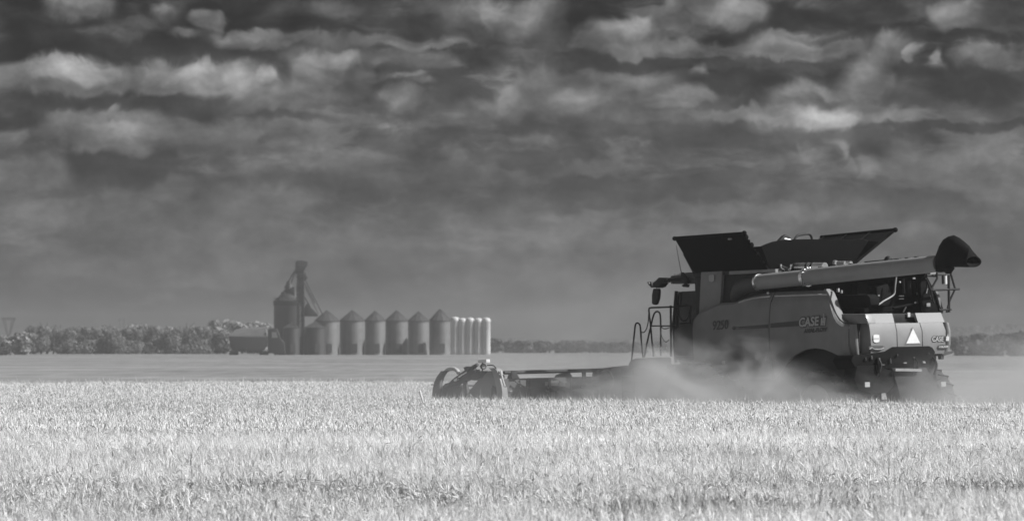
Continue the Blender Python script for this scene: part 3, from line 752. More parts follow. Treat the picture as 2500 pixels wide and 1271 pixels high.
# zigzag folded hinge hem on its rear edge
mb = MB(); bse = Vector((3.18, 1.30, BL))
for k in range(9):
    p = t1.lerp(bse, k / 9); mb.sphere(p, .035 + .02 * (k % 2), (1, 1, 1.3), 8)
mb.build('flap_hinge', M['flap'], f)
mb = MB(); c = t0.lerp(t1, .80) + Vector((0, -.02, -.11)); mb.box(c - Vector((.05, .01, .02)), c + Vector((.05, .03, .02))); mb.build('flap_catch', M['grey'], f)
# right
r0, r1 = pv(2006, 579, -2.15), pv(2186, 561, -2.15); rb0, rb1 = Vector((5.72, -1.30, BL)), Vector((3.18, -1.30, BL))
ribs = [(rb0.lerp(rb1, k) + Vector((0, .03, .03)), r0.lerp(r1, k) + Vector((0, .03, 0))) for k in (.05, .36, .68)]
f = flap('right_tank_flap', [rb0, rb1, r1, r0], (0, -.5, .7), ribs, mat='darkgrey')
mb = MB(); mb.tube([r0, r1], .045, 8); mb.sphere(r1, .06, seg=10); mb.sphere(r0, .05, seg=10); mb.build('flap_lip', M['flap'], f)
mb = MB(); mb.tube([rb1 + Vector((0, .02, 0)), r1], .03, 8); mb.tube([rb1.lerp(r1, .1) + Vector((.1, .02, 0)), rb1.lerp(r1, .62) + Vector((.13, .02, .0))], .016, 6); mb.build('flap_strut', M['dark'], f)
# rear, with curved left shoulder and corner gussets
rear_top = [(1856, 601), (1870, 595), (1885, 590), (1902, 587), (1920, 585), (1960, 584), (2060, 585), (2100, 585), (2118, 588)]
rt = [pu(x, y, 3.02) for x, y in rear_top]
flap('rear_tank_flap', [Vector((3.15, -1.30, BL)), Vector((3.15, 1.30, BL))] + rt, (-1, 0, .1))
for tri in ([Vector((3.13, 1.30, BL)), rt[0], t1.lerp(bse, .38)], [Vector((3.13, -1.30, BL)), rt[-1], rb1.lerp(r1, .68)]):
    mb = MB(); mb.prism(tri, (-.02, 0, 0)); mb.build('corner_gusset', M['flap'], cmb)
# front
ft = [Vector((5.85, 1.5, BL + .45)), Vector((5.85, .8, BL + .52)), Vector((5.85, -.8, BL + .52)), Vector((5.85, -1.5, BL + .45))]
flap('front_tank_flap', [Vector((5.74, -1.30, BL)), Vector((5.74, 1.30, BL))] + ft, (1, 0, .1))
# hand hoop and fold crank on the tank
mb = MB(); mb.tube(smooth_path([pu(x, y, 3.6) for x, y in ((1939, 590), (1941, 582), (1947, 575), (1958, 572.5), (1972, 570.5), (1979, 574), (1982, 582), (1984, 592))], 3), .028, 8); mb.build('hand_hoop', M['dark'], cmb)
mb = MB(); mb.prism([pu(x, y, 3.7) for x, y in ((1900, 590), (1914, 575), (1920, 572), (1928, 577), (1937, 590))], (.1, 0, 0), .015); ck = mb.build('fold_motor', M['dark'], cmb)
mb = MB(); mb.tube([pu(1915, 583, 3.64), pu(1932, 586, 3.64)], .022, 8); mb.build('motor_cap', M['bright'], ck)

# ---- cab
mb = MB()
def ring_cab(w, du=0, k=1.0):
    pts = [(5.72, .96), (6.55, 1.0), (6.85 + du, .93), (7.05 + du, .62), (7.1 + du, 0), (7.05 + du, -.62), (6.85 + du, -.93), (6.55, -1.0), (5.72, -.96)]
    return [Vector((a, b_ * k, w)) for a, b_ in pts]
mb.loft([ring_cab(2.0, -.08), ring_cab(2.45, 0), ring_cab(3.1, .02, .985), ring_cab(3.68, -.08, .95)]); cab = mb.build('cab', M['glass'], cmb, smooth=30)
for sgn in (1, -1):
    mb = MB()
    mb.tube([(6.86, sgn * .95, 2.0), (6.9, sgn * .95, 2.9), (6.82, sgn * .9, 3.7)], .045, 6); mb.tube([(5.8, sgn * .98, 2.0), (5.8, sgn * .93, 3.7)], .05, 6)
    mb.tube([(5.8, sgn * 1.0, 2.12), (6.86, sgn * .96, 2.12)], .05, 6)
    mb.build('cab_pillar', M['black'], cab)
rt_ = pv(1740, 661, 1.1).z
mb = MB(); rings = []
for z, k, du in ((rt_ - .25, .96, -.05), (rt_ - .16, 1.0, 0), (rt_ - .06, .98, -.03), (rt_, .88, -.28)):
    pts = [(5.4, 1.12), (6.5, 1.15), (6.88 + du, 1.05), (7.06 + du, .6), (7.1 + du, 0), (7.06 + du, -.6), (6.88 + du, -1.05), (6.5, -1.15), (5.4, -1.12)]
    rings.append([Vector((a, b_ * k, z)) for a, b_ in pts])
mb.loft(rings); mb.build('cab_roof', M['darkgrey'], cmb)
for px, py in ((1648, 671), (1688, 667)):
    mb = MB(); c = pv(px, py, .9); mb.sphere(c, .035, (1.2, 1, .7)); mb.build('roof_light', M['bright'], cmb)
# tall panel between cab and tank
mb = MB(); mb.prism([pv(x, y, 1.40) for x, y in ((1711, 664), (1763, 661), (1758, 742), (1706, 768))], (0, -.16, 0), .02); colp = mb.build('tank_front_panel', M['paint'], cmb)
emblem(pv(1738, 679, 1.415), (-1, 0, 0), (0, 0, 1), .19, .165, 'shield_label', M['decalgrey'], colp, None)
# recessed dark corner behind it, foot of the unloading auger
mb = MB(); mb.prism([pv(x, y, 1.30) for x, y in ((1764, 664), (1800, 664), (1796, 735), (1758, 742))], (0, -.12, 0), .01); mb.build('filler_panel', M['dark'], cmb)
mb = MB(); mb.prism([pv(x, y, 1.36) for x, y in ((1789, 694), (1798, 694), (1799, 722), (1790, 724))], (0, -.1, 0), .008); mb.build('bracket', M['darkgrey'], cmb)
# mirror arm
mb = MB(); va = 1.15
mb.tube([pv(1682, 684, va), pv(1664, 683, va), pv(1640, 682, va), pv(1622, 684, va)], [.075, .05, .045, .04], 8)
mb.prism([pv(x, y, va + .05) for x, y in ((1662, 664), (1666, 669), (1677, 679), (1676, 690), (1660, 688), (1662, 678))], (0, -.1, 0), .01)
mb.build('mirror_arm', M['black'], cmb)
mb = MB(); mb.prism([pv(x, y, va + .12) for x, y in ((1603, 681), (1608, 677), (1626, 678), (1624, 687), (1612, 692), (1610, 700), (1602, 703), (1592, 700), (1593, 690), (1601, 687))], (0, -.22, 0), .02); mb.build('mirror_bracket', M['black'], cmb)
mb = MB(); mb.prism([pv(x, y, va + .08) for x, y in ((1579, 688), (1589, 687), (1592, 698), (1590, 702), (1583, 695))], (0, -.16, 0), .012); fl = mb.build('flood_lamp', M['black'], cmb)
mb = MB(); mb.sphere(pv(1585, 692, va + .09), .035); mb.build('lamp_lens', M['grey'], fl)
mb = MB(); mb.prism([pv(x, y, va + .1) for x, y in ((1595, 704), (1606, 704), (1607.5, 711), (1606, 728), (1601.5, 742), (1598, 744), (1592, 742), (1590.5, 738), (1591.5, 722), (1593, 708))], (0, -.09, 0), .02); mb.build('mirror', M['black'], cmb)
mb = MB(); mb.tube([pv(1630, 688, va), pv(1640, 691, va)], .02, 6); mb.tube([pv(1619, 682, va + .06), pv(1624, 687, va + .06)], .02, 6); mb.build('arm_reflection', M['bright'], cmb); bpy.data.objects['arm_reflection'].name = 'clamp'  # bright tubes stand in for reflections on the mirror arm
mb = MB(); mb.prism([pv(x, y, 1.0) for x, y in ((1663, 697), (1672, 691), (1680, 695), (1678, 701), (1668, 700))], (0, -.06, 0), .008); mb.build('wiper_bracket', M['black'], cmb)
mb = MB(); mb.tube([pv(1664, 668, 1.1), pv(1657, 632, 1.1), pv(1651, 598, 1.1)], [.012, .009, .006], 6); mb.build('antenna', M['black'], cmb)
# ---- platform, steps and rails beside the cab
mb = MB(); mb.box((5.68, .9, 1.86), (7.35, 1.98, 1.96), .02); mb.box((5.75, 1.0, 1.1), (6.5, 1.5, 1.86), .03); mb.build('platform', M['darkgrey'], cmb)
mb = MB(); mb.prism([pv(x, y, 1.50) for x, y in ((1651, 801), (1657, 795), (1664, 788), (1684, 788), (1692, 770), (1700, 768), (1702, 868), (1648, 868), (1646, 806))], (0, -.5, 0), .03); mb.build('side_locker', M['darkgrey'], cmb)
vr = 1.95; tr = .020
def rail(pts, v=vr, r=tr, sm=0, mat='black'):
    P_ = [pv(x, y, v) for x, y in pts]
    mb = MB(); mb.tube(smooth_path(P_, sm) if sm else P_, r, 8); return mb.build('hand_rail', M[mat], cmb)
rail([(1596, 870), (1592, 835), (1588, 790), (1584, 757), (1585, 752), (1590, 750.5), (1648, 748.5), (1652, 752), (1651, 803)])
rail([(1589, 795), (1651, 795)], r=.016)
rail([(1637.5, 745), (1638.5, 870)], r=.026)
rail([(1573, 872), (1580, 835), (1589, 796), (1593, 778), (1598, 764), (1604, 760), (1610, 763), (1612.5, 775), (1613, 800), (1613, 868)], v=1.75, sm=4)
rail([(1541, 890), (1545, 850), (1549, 810), (1551.5, 792), (1556, 788), (1561, 791), (1563.5, 800), (1566, 835), (1570, 872)], v=2.25, sm=4)
rail([(1584, 760), (1582.5, 785), (1579, 800), (1574, 809), (1568, 811), (1565, 808)], v=2.05, r=.012, sm=4)
rail([(1613, 792), (1617, 800), (1625, 802), (1634, 799)], v=1.9, r=.012, sm=4)
rail([(1613, 812), (1618, 826), (1626, 834), (1634, 828)], v=1.9, r=.009, sm=4)
rail([(1655, 800), (1655, 752), (1658, 746.5), (1680, 745.5), (1686, 748), (1685, 788), (1661, 789)], v=1.6, r=.024)
rail([(1657, 752), (1659, 772), (1665, 780), (1670, 782.5), (1677, 779), (1682, 770), (1684, 755)], v=1.62, r=.018, sm=3)
for x0, y0, x1, y1 in ((1598, 841, 1609, 849), (1612, 846, 1627, 852)):
    mb = MB(); mb.prism([pv(x0, y0, 2.0), pv(x1, y0, 2.0), pv(x1, y1, 2.0), pv(x0, y1, 2.0)], (0, -.02, 0)); mb.build('step_label', M['sticker'], cmb)
# ladder and lamp box at the front corner
mb = MB(); mb.prism([pv(x, y, 2.3) for x, y in ((1533, 893), (1535, 884), (1541, 878), (1548, 874), (1600, 872), (1604, 900), (1533, 900))], (0, -.5, 0), .04); lad = mb.build('ladder', M['darkgrey'], cmb)
for k in range(4):
    mb = MB(); mb.box((6.75, 2.05, 1.7 - k * .36), (7.15, 2.4, 1.74 - k * .36), .01); mb.build('step', M['darkgrey'], lad)
mb = MB(); mb.box((6.72, 2.03, .5), (6.76, 2.4, 1.9), .008); mb.box((7.14, 2.03, .5), (7.18, 2.4, 1.9), .008); mb.build('ladder_side', M['darkgrey'], lad)

# ---- unloading auger, folded back along the left side
A0, A1 = pv(1853, 688.5, 1.52), pv(2292, 643, 1.52)
def along(t): return A0.lerp(A1, t)
ra0, ra1 = .178, .186
mb = MB(); tj = .275
mb.tube([along(0), along(tj - .005)], [ra0, ra0], 32); mb.tube([along(tj - .005), along(tj), along(1)], [ra0 + .008, ra1 + .006, ra1 + .002], 32)
aug = mb.build('unloading_auger', M['augerpaint'], cmb, smooth=40)
mb = MB(); mb.tube([along(0) - Vector((-.03, 0, 0)), along(.004)], ra0 + .018, 32); mb.build('auger_clamp', M['bright'], aug)
mb = MB(); mb.tube([along(tj - .012), along(tj + .004)], ra1 + .03, 32)
for k in range(7):
    t = R(30 + 24 * k); c = along(tj + .008) + Vector((0, math.cos(t) * .21, math.sin(t) * .21)); mb.sphere(c, .03, seg=8)
mb.build('auger_clamp', M['bright'], aug)
mb = MB(); mb.tube(smooth_path([pv(1852, 689, 1.5), pv(1830, 694, 1.45), pv(1812, 702, 1.35), pv(1804, 716, 1.2), pv(1803, 740, 1.1)], 4), .20, 20); mb.build('auger_elbow', M['darkgrey'], aug)
for t in (.35, .52, .72, .78, .83, .88):
    mb = MB(); mb.box(along(t) + Vector((-.05, -.03, ra1)), along(t) + Vector((.05, .02, ra1 + .025))); mb.build('auger_tab', M['dark'], aug)
# rubber spout
mb = MB(); rings = []
for px, top, bot, rv, lean in ((2284, 624, 664, .20, 0), (2291, 601, 664, .26, 2), (2299, 585, 665, .33, 5), (2310, 577, 664, .36, 8), (2322, 573.5, 658, .35, 11), (2336, 580, 652, .32, 11), (2350, 590, 651.5, .30, 9), (2362, 600, 652, .27, 8), (2377, 625, 652, .24, 12)):
    n = 24; ring = []
    for k in range(n):
        t = 2 * math.pi * k / n; cy_ = (top + bot) / 2; hy = (bot - top) / 2
        x_ = px + lean * math.sin(t) * .6 if px < 2376 else px - 19 * math.cos(t)
        ring.append(pv(x_, cy_ - hy * math.sin(t), 1.52 + rv * math.cos(t)))
    rings.append(ring)
mb.loft(rings, cap=False)
inner = [[(p - sum(rings[-1], Vector()) / 24) * .9 + sum(rings[-1], Vector()) / 24 + Vector((.0, .0, .0)) for p in rings[-1]]]
ctr = sum(rings[-2], Vector()) / 24
mb.loft([rings[-1], inner[0], [ctr + (p - sum(rings[-1], Vector()) / 24) * .8 for p in rings[-1]]], cap=False)
mb.bm.faces.new([mb.bm.verts.new(p) for p in rings[0]])
sp = mb.build('spout', M['flap'], aug, smooth=50)
mb = MB(); rings = [[pv(px + hw * math.cos(2 * math.pi * k / 16), py, 1.52 + .25 * math.sin(2 * math.pi * k / 16) * hw / 20) for k in range(16)] for px, py, hw in ((2304, 646, 22), (2310, 655, 21), (2315, 663, 10), (2316, 668, 7))]
mb.loft(rings); mb.build('spout_boot', M['flap'], sp)

# ---- engine bay, deck and rear guard rails
DZ = pv(2150, 640, 1.0).z
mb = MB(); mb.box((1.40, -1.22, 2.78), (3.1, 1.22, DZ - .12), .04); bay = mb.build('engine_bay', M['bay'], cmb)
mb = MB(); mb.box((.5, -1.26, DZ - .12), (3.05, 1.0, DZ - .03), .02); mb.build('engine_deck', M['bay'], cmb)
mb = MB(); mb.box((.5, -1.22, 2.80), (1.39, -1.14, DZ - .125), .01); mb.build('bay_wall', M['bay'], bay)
def bit(name, ax, val, pts, off, m, bev=.008, parent=None):
    mb = MB(); mb.prism([pick(x, y, ax, val) for x, y in pts], off, bev); return mb.build(name, M[m], parent or bay)
bit('air_box', 'y', .95, ((2046, 720), (2116, 718), (2124, 726), (2126, 744), (2116, 752), (2050, 752)), (0, -.3, 0), 'bay', .05)
bit('radiator_screen', 'x', 1.0, ((2092, 690), (2118, 688), (2120, 720), (2094, 722)), (.2, 0, 0), 'bay', .02)
mb = MB(); mb.tube(smooth_path([pu(x, y, .56) for x, y in ((2112, 746), (2140, 745), (2158, 734), (2182, 719), (2185, 700), (2188, 676))], 4), .020, 8); mb.build('bay_rail', M['grey'], bay)
for px, py, w, h, m in ((2046, 708, .03, .04, 'cream'), (2054, 712, .025, .035, 'grey')):
    mb = MB(); c = pv(px, py, 1.24); mb.box(c - Vector((w, .02, h)), c + Vector((w, .02, h)), .005); mb.build('fitting', M[m], bay)
for px, py, w, h, m in ((2117, 722, .03, .012, 'grey'), (2146, 721, .018, .018, 'grey'), (2198, 688, .018, .018, 'cream'), (2232, 679, .04, .018, 'grey'), (2240, 716, .012, .03, 'bright'), (2201, 722, .08, .010, 'darkgrey'), (2201, 729, .08, .010, 'darkgrey')):
    mb = MB(); c = pu(px, py, .60); mb.box(c - Vector((.0, w, h)), c + Vector((.03, w, h)), .004); mb.build('fitting', M[m], bay)
mb = MB(); mb.tube([pu(2232, 740, .6), pu(2238, 737, .6), pu(2250, 734, .6)], .025, 8); mb.build('coupling', M['bright'], bay)
mb = MB(); mb.tube(smooth_path([pu(2180, 752, .7), pu(2205, 747, .66), pu(2230, 741, .62), pu(2252, 730, .6), pu(2262, 712, .6)], 3), .035, 8); mb.build('hose', M['bay'], bay)
mb = MB(); mb.tube([pu(2205, 762, .6), pu(2212, 749, .6)], .018, 6); mb.build('rod', M['darkgrey'], bay)
for k in range(4):
    mb = MB(); c = pu(2204 + 14 * k, 704 + 5 * (k % 2), .75); mb.tube([c - Vector((0, 0, .12)), c + Vector((0, 0, .22))], .055 + .012 * (k % 3), 10); mb.build('filter', M['bay'], bay)
bit('engine_block', 'x', .95, ((2128, 700), (2160, 694), (2200, 700), (2236, 712), (2250, 738), (2246, 764), (2110, 764), (2112, 730)), (.4, 0, 0), 'bay', .06)
bit('belt_guard', 'x', .8, ((2140, 700), (2168, 692), (2178, 720), (2172, 748), (2142, 745)), (.1, 0, 0), 'bay', .03)
for pts in (((2258, 678), (2263, 690), (2262, 706), (2260, 716)), ((2271, 720), (2272, 730))):
    mb = MB(); mb.tube([pu(x, y, .5) for x, y in pts], .035, 8); mb.build('guard_strip', M['grey'], bay)
mb = MB(); cols = [pu(x, y, .42) for x, y in ((2284, 710), (2289, 722), (2293, 738), (2297, 752), (2299, 764))]
mb.loft([[p, p + Vector((.0, -.07, 0)), p + Vector((.12, -.07, 0)), p + Vector((.12, 0, 0))] for p in cols]); mb.build('corner_post', M['dustypaint'], bay)
bit('rear_bay_wall', 'x', .47, ((2248, 690), (2262, 672), (2284, 712), (2297, 764), (2250, 764)), (.1, 0, 0), 'bay', .01)
bit('rear_label', 'x', .45, ((2261, 740), (2270, 739), (2270, 748), (2261, 748)), (-.02, 0, 0), 'grey', .003)
# tail rails
def trail(pts, u=.30, r=.024, m='black'):
    P_ = [pu(x, y, u) for x, y in pts]; mb = MB(); mb.tube(P_, r, 8); return mb.build('tail_rail', M[m], cmb)
trail([(2316, 671), (2317, 762)], r=.030); trail([(2275, 708), (2342, 705)], r=.026)
trail([(2321, 668), (2332, 705), (2318, 735), (2311, 762)], r=.024)
trail([(2287, 662), (2288, 679), (2272, 708)], r=.024); trail([(2262, 681), (2272, 708), (2280, 740)], r=.022); trail([(2293, 756), (2322, 755)], r=.022)
mb = MB(); mb.tube([pu(2307, 673, .32), pu(2307.5, 693, .32)], .045, 12); mb.build('beacon_lamp', M['white'], cmb)
mb = MB(); mb.tube([pu(2302, 672, .34), pu(2302.5, 693, .34)], .03, 10); mb.tube([pu(2262, 672, .4), pu(2288, 673, .4)], .03, 8); mb.tube([pu(2284, 671, .35), pu(2310, 671, .35)], .016, 6); mb.build('lamp_bracket', M['dark'], cmb)
mb = MB(); mb.tube([pu(2268, 668, .5), pu(2284, 667, .5)], .05, 10); mb.build('deck_lamp', M['grey'], cmb)
# on top of the deck
mb = MB(); a, b_ = pv(1946, 652, .9), pv(2014, 651, .9); mb.tube([a, a.lerp(b_, .42), a.lerp(b_, .42), a.lerp(b_, 1)], .10, 20); muf = mb.build('exhaust_silencer', M['bright'], cmb)
mb = MB()
for t in (.38, .56): p = a.lerp(b_, t); mb.tube([p, p + Vector((-.05, 0, 0))], .107, 20)
mb.tube([a + Vector((.12, 0, 0)), a + Vector((.005, 0, 0))], .103, 20); mb.build('silencer_strap', M['dark'], muf)
mb = MB(); mb.tube(smooth_path([pv(x, y, 1.0) for x, y in ((1906, 645), (1908, 655), (1916, 661), (1926, 662), (1931, 655), (1932, 645))], 4), .028, 8); mb.tube([pv(1910, 651, 1.02), pv(1926, 657, 1.02)], .03, 8); mb.build('bright_hose', M['bright'], cmb)
for px, py, px1, m in ((2046, 643, 2064, 'grey'), (2068, 643, 2078, 'bright'), (2036, 641, 2042, 'grey')):
    mb = MB(); mb.tube([pv(px, py, 1.0), pv(px1, py, 1.0)], .055, 12); mb.build('deck_pipe', M[m], cmb)
mb = MB(); c = pv(2168, 634, .6); mb.sphere(c, .10, (.9, .9, .9), 14); mb.tube([c - Vector((0, 0, .2)), c], .05); mb.build('air_intake_cap', M['black'], cmb)
mb = MB(); mb.tube([pv(2112, 640, .9), pv(2200, 632, .9)], .022, 6); mb.build('deck_handle', M['black'], cmb)

# ---- feeder house and header
HU = 8.0
hb = [pu(1229, 909, HU), pu(1462, 904, HU)]
HZ = hb[0].z
mb = MB(); mb.loft([[Vector((5.5, s_ * .75, z)) for s_, z in ((-1, 1.1), (1, 1.1), (1, 2.0), (-1, 2.0))], [Vector((7.95, s_ * .8, z)) for s_, z in ((-1, .35), (1, .35), (1, 1.15), (-1, 1.15))]]); mb.build('feeder_house', M['dustypaint'], cmb)
VE = 5.32
BW2 = HZ - .02
hz2 = pu(1300, 922, HU).z
hd = MB(); hd.box((HU, -VE, .22), (HU + .08, VE, hz2), .01); hd = hd.build('header', M['darkgrey'], cmb)
mb = MB(); mb.tube([(HU, -VE, HZ), (HU, VE, HZ)], .045, 8); mb.build('top_beam', M['dark'], hd)
mb = MB(); mb.box((HU + .05, -VE, .14), (HU + 1.35, VE, .24), .02); mb.build('draper_deck', M['dark'], hd)
mb = MB(); mb.box((HU + 1.32, -VE, .10), (HU + 1.42, VE, .17), .01)
for k in range(90):
    v0 = -VE + .1 + k * (2 * VE - .2) / 89; mb.prism([(HU + 1.40, v0 - .02, .14), (HU + 1.40, v0 + .02, .14), (HU + 1.52, v0, .13)], (0, 0, .02))
mb.build('cutter_bar', M['dark'], hd)
# uprights and fittings on the header back
for px, top, bot, w in ((1254, 905, 924, .09), (1425, 905, 925, .05), (1340, 922, 975, .04), (1290, 922, 975, .04), (1395, 922, 975, .04)):
    mb = MB(); a = pu(px, top, HU - .03); b_ = pu(px, bot, HU - .03); mb.box((a.x - .03, a.y - w, b_.z), (a.x + .02, a.y + w, a.z), .01); mb.build('frame_upright', M['dark'], hd)
mb = MB(); mb.prism([pu(x, y, HU - .02) for x, y in ((1244, 924), (1250, 906), (1259, 906), (1270, 924))], (.1, 0, 0), .01); mb.build('frame_upright', M['dark'], hd)
mb = MB(); mb.prism([pu(x, y, HU + .1) for x, y in ((1362, 924), (1370, 914), (1382, 910), (1392, 909), (1400, 922))], (.2, 0, 0), .02); mb.build('drive_cover', M['darkgrey'], hd)
for x0, y0, x1, y1, m in ((1270, 927, 1283, 942, 'cream'), (1344, 928, 1363, 934, 'cream'), (1331, 932, 1362, 941, 'grey'), (1366, 934, 1379, 942, 'grey')):
    mb = MB(); mb.prism([pu(x0, y0, HU - .02), pu(x1, y0, HU - .02), pu(x1, y1, HU - .02), pu(x0, y1, HU - .02)], (.01 if m == 'grey' else .0, 0, 0) if False else (-.012 - (.006 if m == 'cream' else 0), 0, 0)); mb.build('header_label', M['sticker' if m == 'cream' else 'cream'], hd)
for x0, y0, x1, y1, m in ((1243, 953, 1249, 955, 'grey'), (1331, 952, 1342, 956, 'grey'), (1428, 936, 1434, 940, 'grey')):
    mb = MB(); mb.prism([pu(x0, y0, HU - .02), pu(x1, y0, HU - .02), pu(x1, y1, HU - .02), pu(x0, y1, HU - .02)], (-.02, 0, 0)); mb.build('bracket', M[m], hd)
mb = MB(); mb.tube(smooth_path([pu(x, y, HU - .1) for x, y in ((1258, 930), (1290, 947), (1330, 944), (1370, 958), (1420, 946), (1460, 925), (1480, 905))], 5), .018, 6); mb.build('hydraulic_hose', M['darkgrey'], hd); mb = MB(); mb.tube(smooth_path([pu(x, y, HU - .12) for x, y in ((1417, 944), (1432, 948), (1441, 955))], 4), .02, 6); mb.build('hydraulic_hose', M['darkgrey'], hd)
mb = MB(); mb.tube([pu(1385, 972, HU - .2), pu(1385, 972, HU - .2) + Vector((0, .22, 0))], .24, 24); mb.build('gauge_wheel', M['tyre'], hd)
# centre frame
bit('centre_frame', 'x', HU - .15, ((1461, 920), (1464, 902), (1482, 898), (1500, 896), (1520, 893), (1560, 890), (1600, 888), (1700, 888), (1760, 890), (1760, 985), (1461, 985)), (.25, 0, 0), 'darkgrey', .02, hd)
mb = MB(); c = pu(1478, 928, HU - .3); n = 24
mb.tube([c, c + Vector((.25, 0, 0))], .22, n); mb.build('hose_reel', M['dark'], hd)
mb = MB(); mb.tube([c + Vector((-.01, .24 * math.cos(t), .24 * math.sin(t))) for t in np.linspace(1.0, 4.4, 14)], .018, 6); mb.build('reel_rim', M['grey'], hd)
# left and right end shields
def ends(s):
    def E(px, py, v=VE + .03):
        p = pv(px, py, v); return Vector((p.x, s * p.y, p.z))
    mb = MB(); mb.prism([E(x, y) for x, y in ((1199, 905), (1204, 909), (1209, 925), (1213, 950), (1216, 990), (1130, 990), (1133, 975), (1144, 955), (1160, 935), (1178, 915), (1188, 905))], (0, -s * .06, 0), .015)
    es = mb.build('end_shield', M['dustypaint'], hd)
    mb = MB(); P_ = [E(x, y, VE + .08) for x, y in ((1196, 898), (1202, 903), (1208, 918), (1213, 938), (1216, 958), (1217, 992))]
    mb.loft([[p + Vector((.04, 0, 0)), p + Vector((-.16, 0, 0)), p + Vector((-.16, -s * .16, 0)), p + Vector((.04, -s * .16, 0))] for p in P_]); mb.build('rear_edge', M['grey'], es)
    mb = MB(); mb.tube([E(1222, 905, VE + .1), E(1226, 922, VE + .1), E(1232, 943, VE + .1)], .025, 8); mb.build('edge_strut', M['cream'], es)
    mb = MB(); mb.tube(smooth_path([E(x, y, VE + .05) for x, y in ((1190, 891), (1203, 891), (1209, 896), (1214, 904), (1222, 912))], 3), .014, 6); mb.build('cable', M['dark'], es)
    mb = MB(); mb.prism([E(x, y, VE + .06) for x, y in ((1188, 905), (1166, 905), (1150, 916), (1148, 927), (1160, 928), (1174, 922))], (0, -s * .1, 0), .01); mb.build('reel_support', M['dark'], es)
    mb = MB(); mb.prism([E(x, y, VE + .05) for x, y in ((1202, 948), (1205, 940), (1210, 944), (1213, 960), (1213, 978), (1202, 978))], (0, s * .03, 0)); mb.build('shield_recess', M['dark'], es)
    # signal box with round lamp
    mb = MB(); mb.prism([E(x, y, VE + .15) for x, y in ((1166, 877.5), (1187, 876.5), (1187, 885), (1166, 885))], (0, -s * .12, 0), .008); mb.build('marker_plate', M['white'], es)
    c = E(1179, 894, VE + .12); mb = MB(); mb.tube([c, c + Vector((-.06, s * .03, 0))], .07, 20); lp = mb.build('marker_lamp', M['dark'], es)
    mb = MB(); mb.tube([c + Vector((-.05, s * .03, 0)), c + Vector((-.075, s * .035, 0))], .05, 16); mb.build('lamp_lens', M['grey'], es)
    mb = MB(); mb.tube([E(1178, 884, VE + .08), E(1178, 912, VE + .02)], .02, 6); mb.build('lamp_post', M['dark'], es)
    # reel arm with cylinder
    mb = MB(); mb.tube([E(1166, 889, VE - .05), E(1150, 900, VE - .05), E(1135, 912, VE - .05), E(1112, 928, VE - .05), E(1090, 946, VE - .05)], [.04, .06, .08, .07, .05], 8)
    mb.prism([E(x, y, VE) for x, y in ((1131, 897), (1136, 894), (1152, 894), (1156, 905), (1163, 901), (1160, 914), (1148, 925), (1120, 936), (1108, 944), (1106, 934), (1132, 914), (1138, 910))], (0, -s * .12, 0), .01)
    mb.build('reel_arm', M['dark'], es)
    mb = MB(); mb.tube([E(1110, 928, VE + .04), E(1118, 924, VE + .04)], .03, 8); mb.tube([E(1120, 920, VE + .04), E(1140, 907, VE + .04)], .016, 6); mb.build('lift_cylinder', M['bright'], es)
    # divider nose
    mb = MB(); P_ = [E(x, y, VE) for x, y in ((1080, 905), (1072, 918), (1067, 932), (1065, 950), (1066, 965), (1070, 985))]
    mb.loft([[p + Vector((.05 + .03 * k, 0, 0)), p + Vector((-.05, 0, 0)), p + Vector((-.05, -s * .14, 0)), p + Vector((.05 + .03 * k, -s * .14, 0))] for k, p in enumerate(P_)])
    mb.prism([E(x, y, VE + .02) for x, y in ((1066, 930), (1072, 926), (1074, 950), (1072, 980), (1063, 978), (1061, 950))], (0, -s * .1, 0), .02)
    mb.tube([E(1053, 938, VE), E(1066, 938, VE)], .012, 6)
    mb.build('crop_divider', M['darkgrey'], es)
    mb = MB(); mb.prism([E(x, y, VE - .1) for x, y in ((1074, 978), (1078, 945), (1086, 935), (1106, 932), (1128, 945), (1126, 978), (1110, 986), (1088, 986))], (0, -s * .12, 0), .02); mb.build('reel_end_plate', M['dark'], es)
    mb = MB(); mb.tube(smooth_path([E(x, y, VE - .2) for x, y in ((1074, 930), (1080, 916), (1090, 905), (1100, 900), (1112, 901), (1120, 910))], 4), .05, 8); mb.build('reel_fender', M['cream'], es)
    mb = MB(); mb.prism([E(x, y, VE - .02) for x, y in ((1128, 920), (1136, 925), (1141, 960), (1136, 982), (1128, 982), (1132, 955))], (0, -s * .06, 0), .01); mb.build('shield_brace', M['darkgrey'], es)
for s in (1, -1): ends(s)
# reel
rc = pv(1101, 945, VE); rcx, rcz = rc.x, hz2 - .48; rr_ = .36
mb = MB(); mb.tube([(rcx, -VE + .2, rcz), (rcx, VE - .2, rcz)], .07, 10); reel = mb.build('reel', M['dark'], hd)
for k in range(6):
    t = k * math.pi / 3 + .3; x, z = rcx + rr_ * math.cos(t), rcz + rr_ * math.sin(t)
    mb = MB(); mb.tube([(x, -VE + .2, z), (x, VE - .2, z)], .025, 6)
    for j in range(70):
        v0 = -VE + .3 + j * (2 * VE - .6) / 69; mb.tube([(x, v0, z), (x - .05, v0, z - .2)], .007, 4)
    mb.build('bat', M['darkgrey'], hd)
for v0 in (-VE + .3, -1.8, 1.8, VE - .3):
    mb = MB()
    for k in range(6):
        t = k * math.pi / 3 + .3; mb.tube([(rcx, v0, rcz), (rcx + rr_ * math.cos(t), v0, rcz + rr_ * math.sin(t))], .02, 6)
    mb.build('reel_spider', M['darkgrey'], hd)

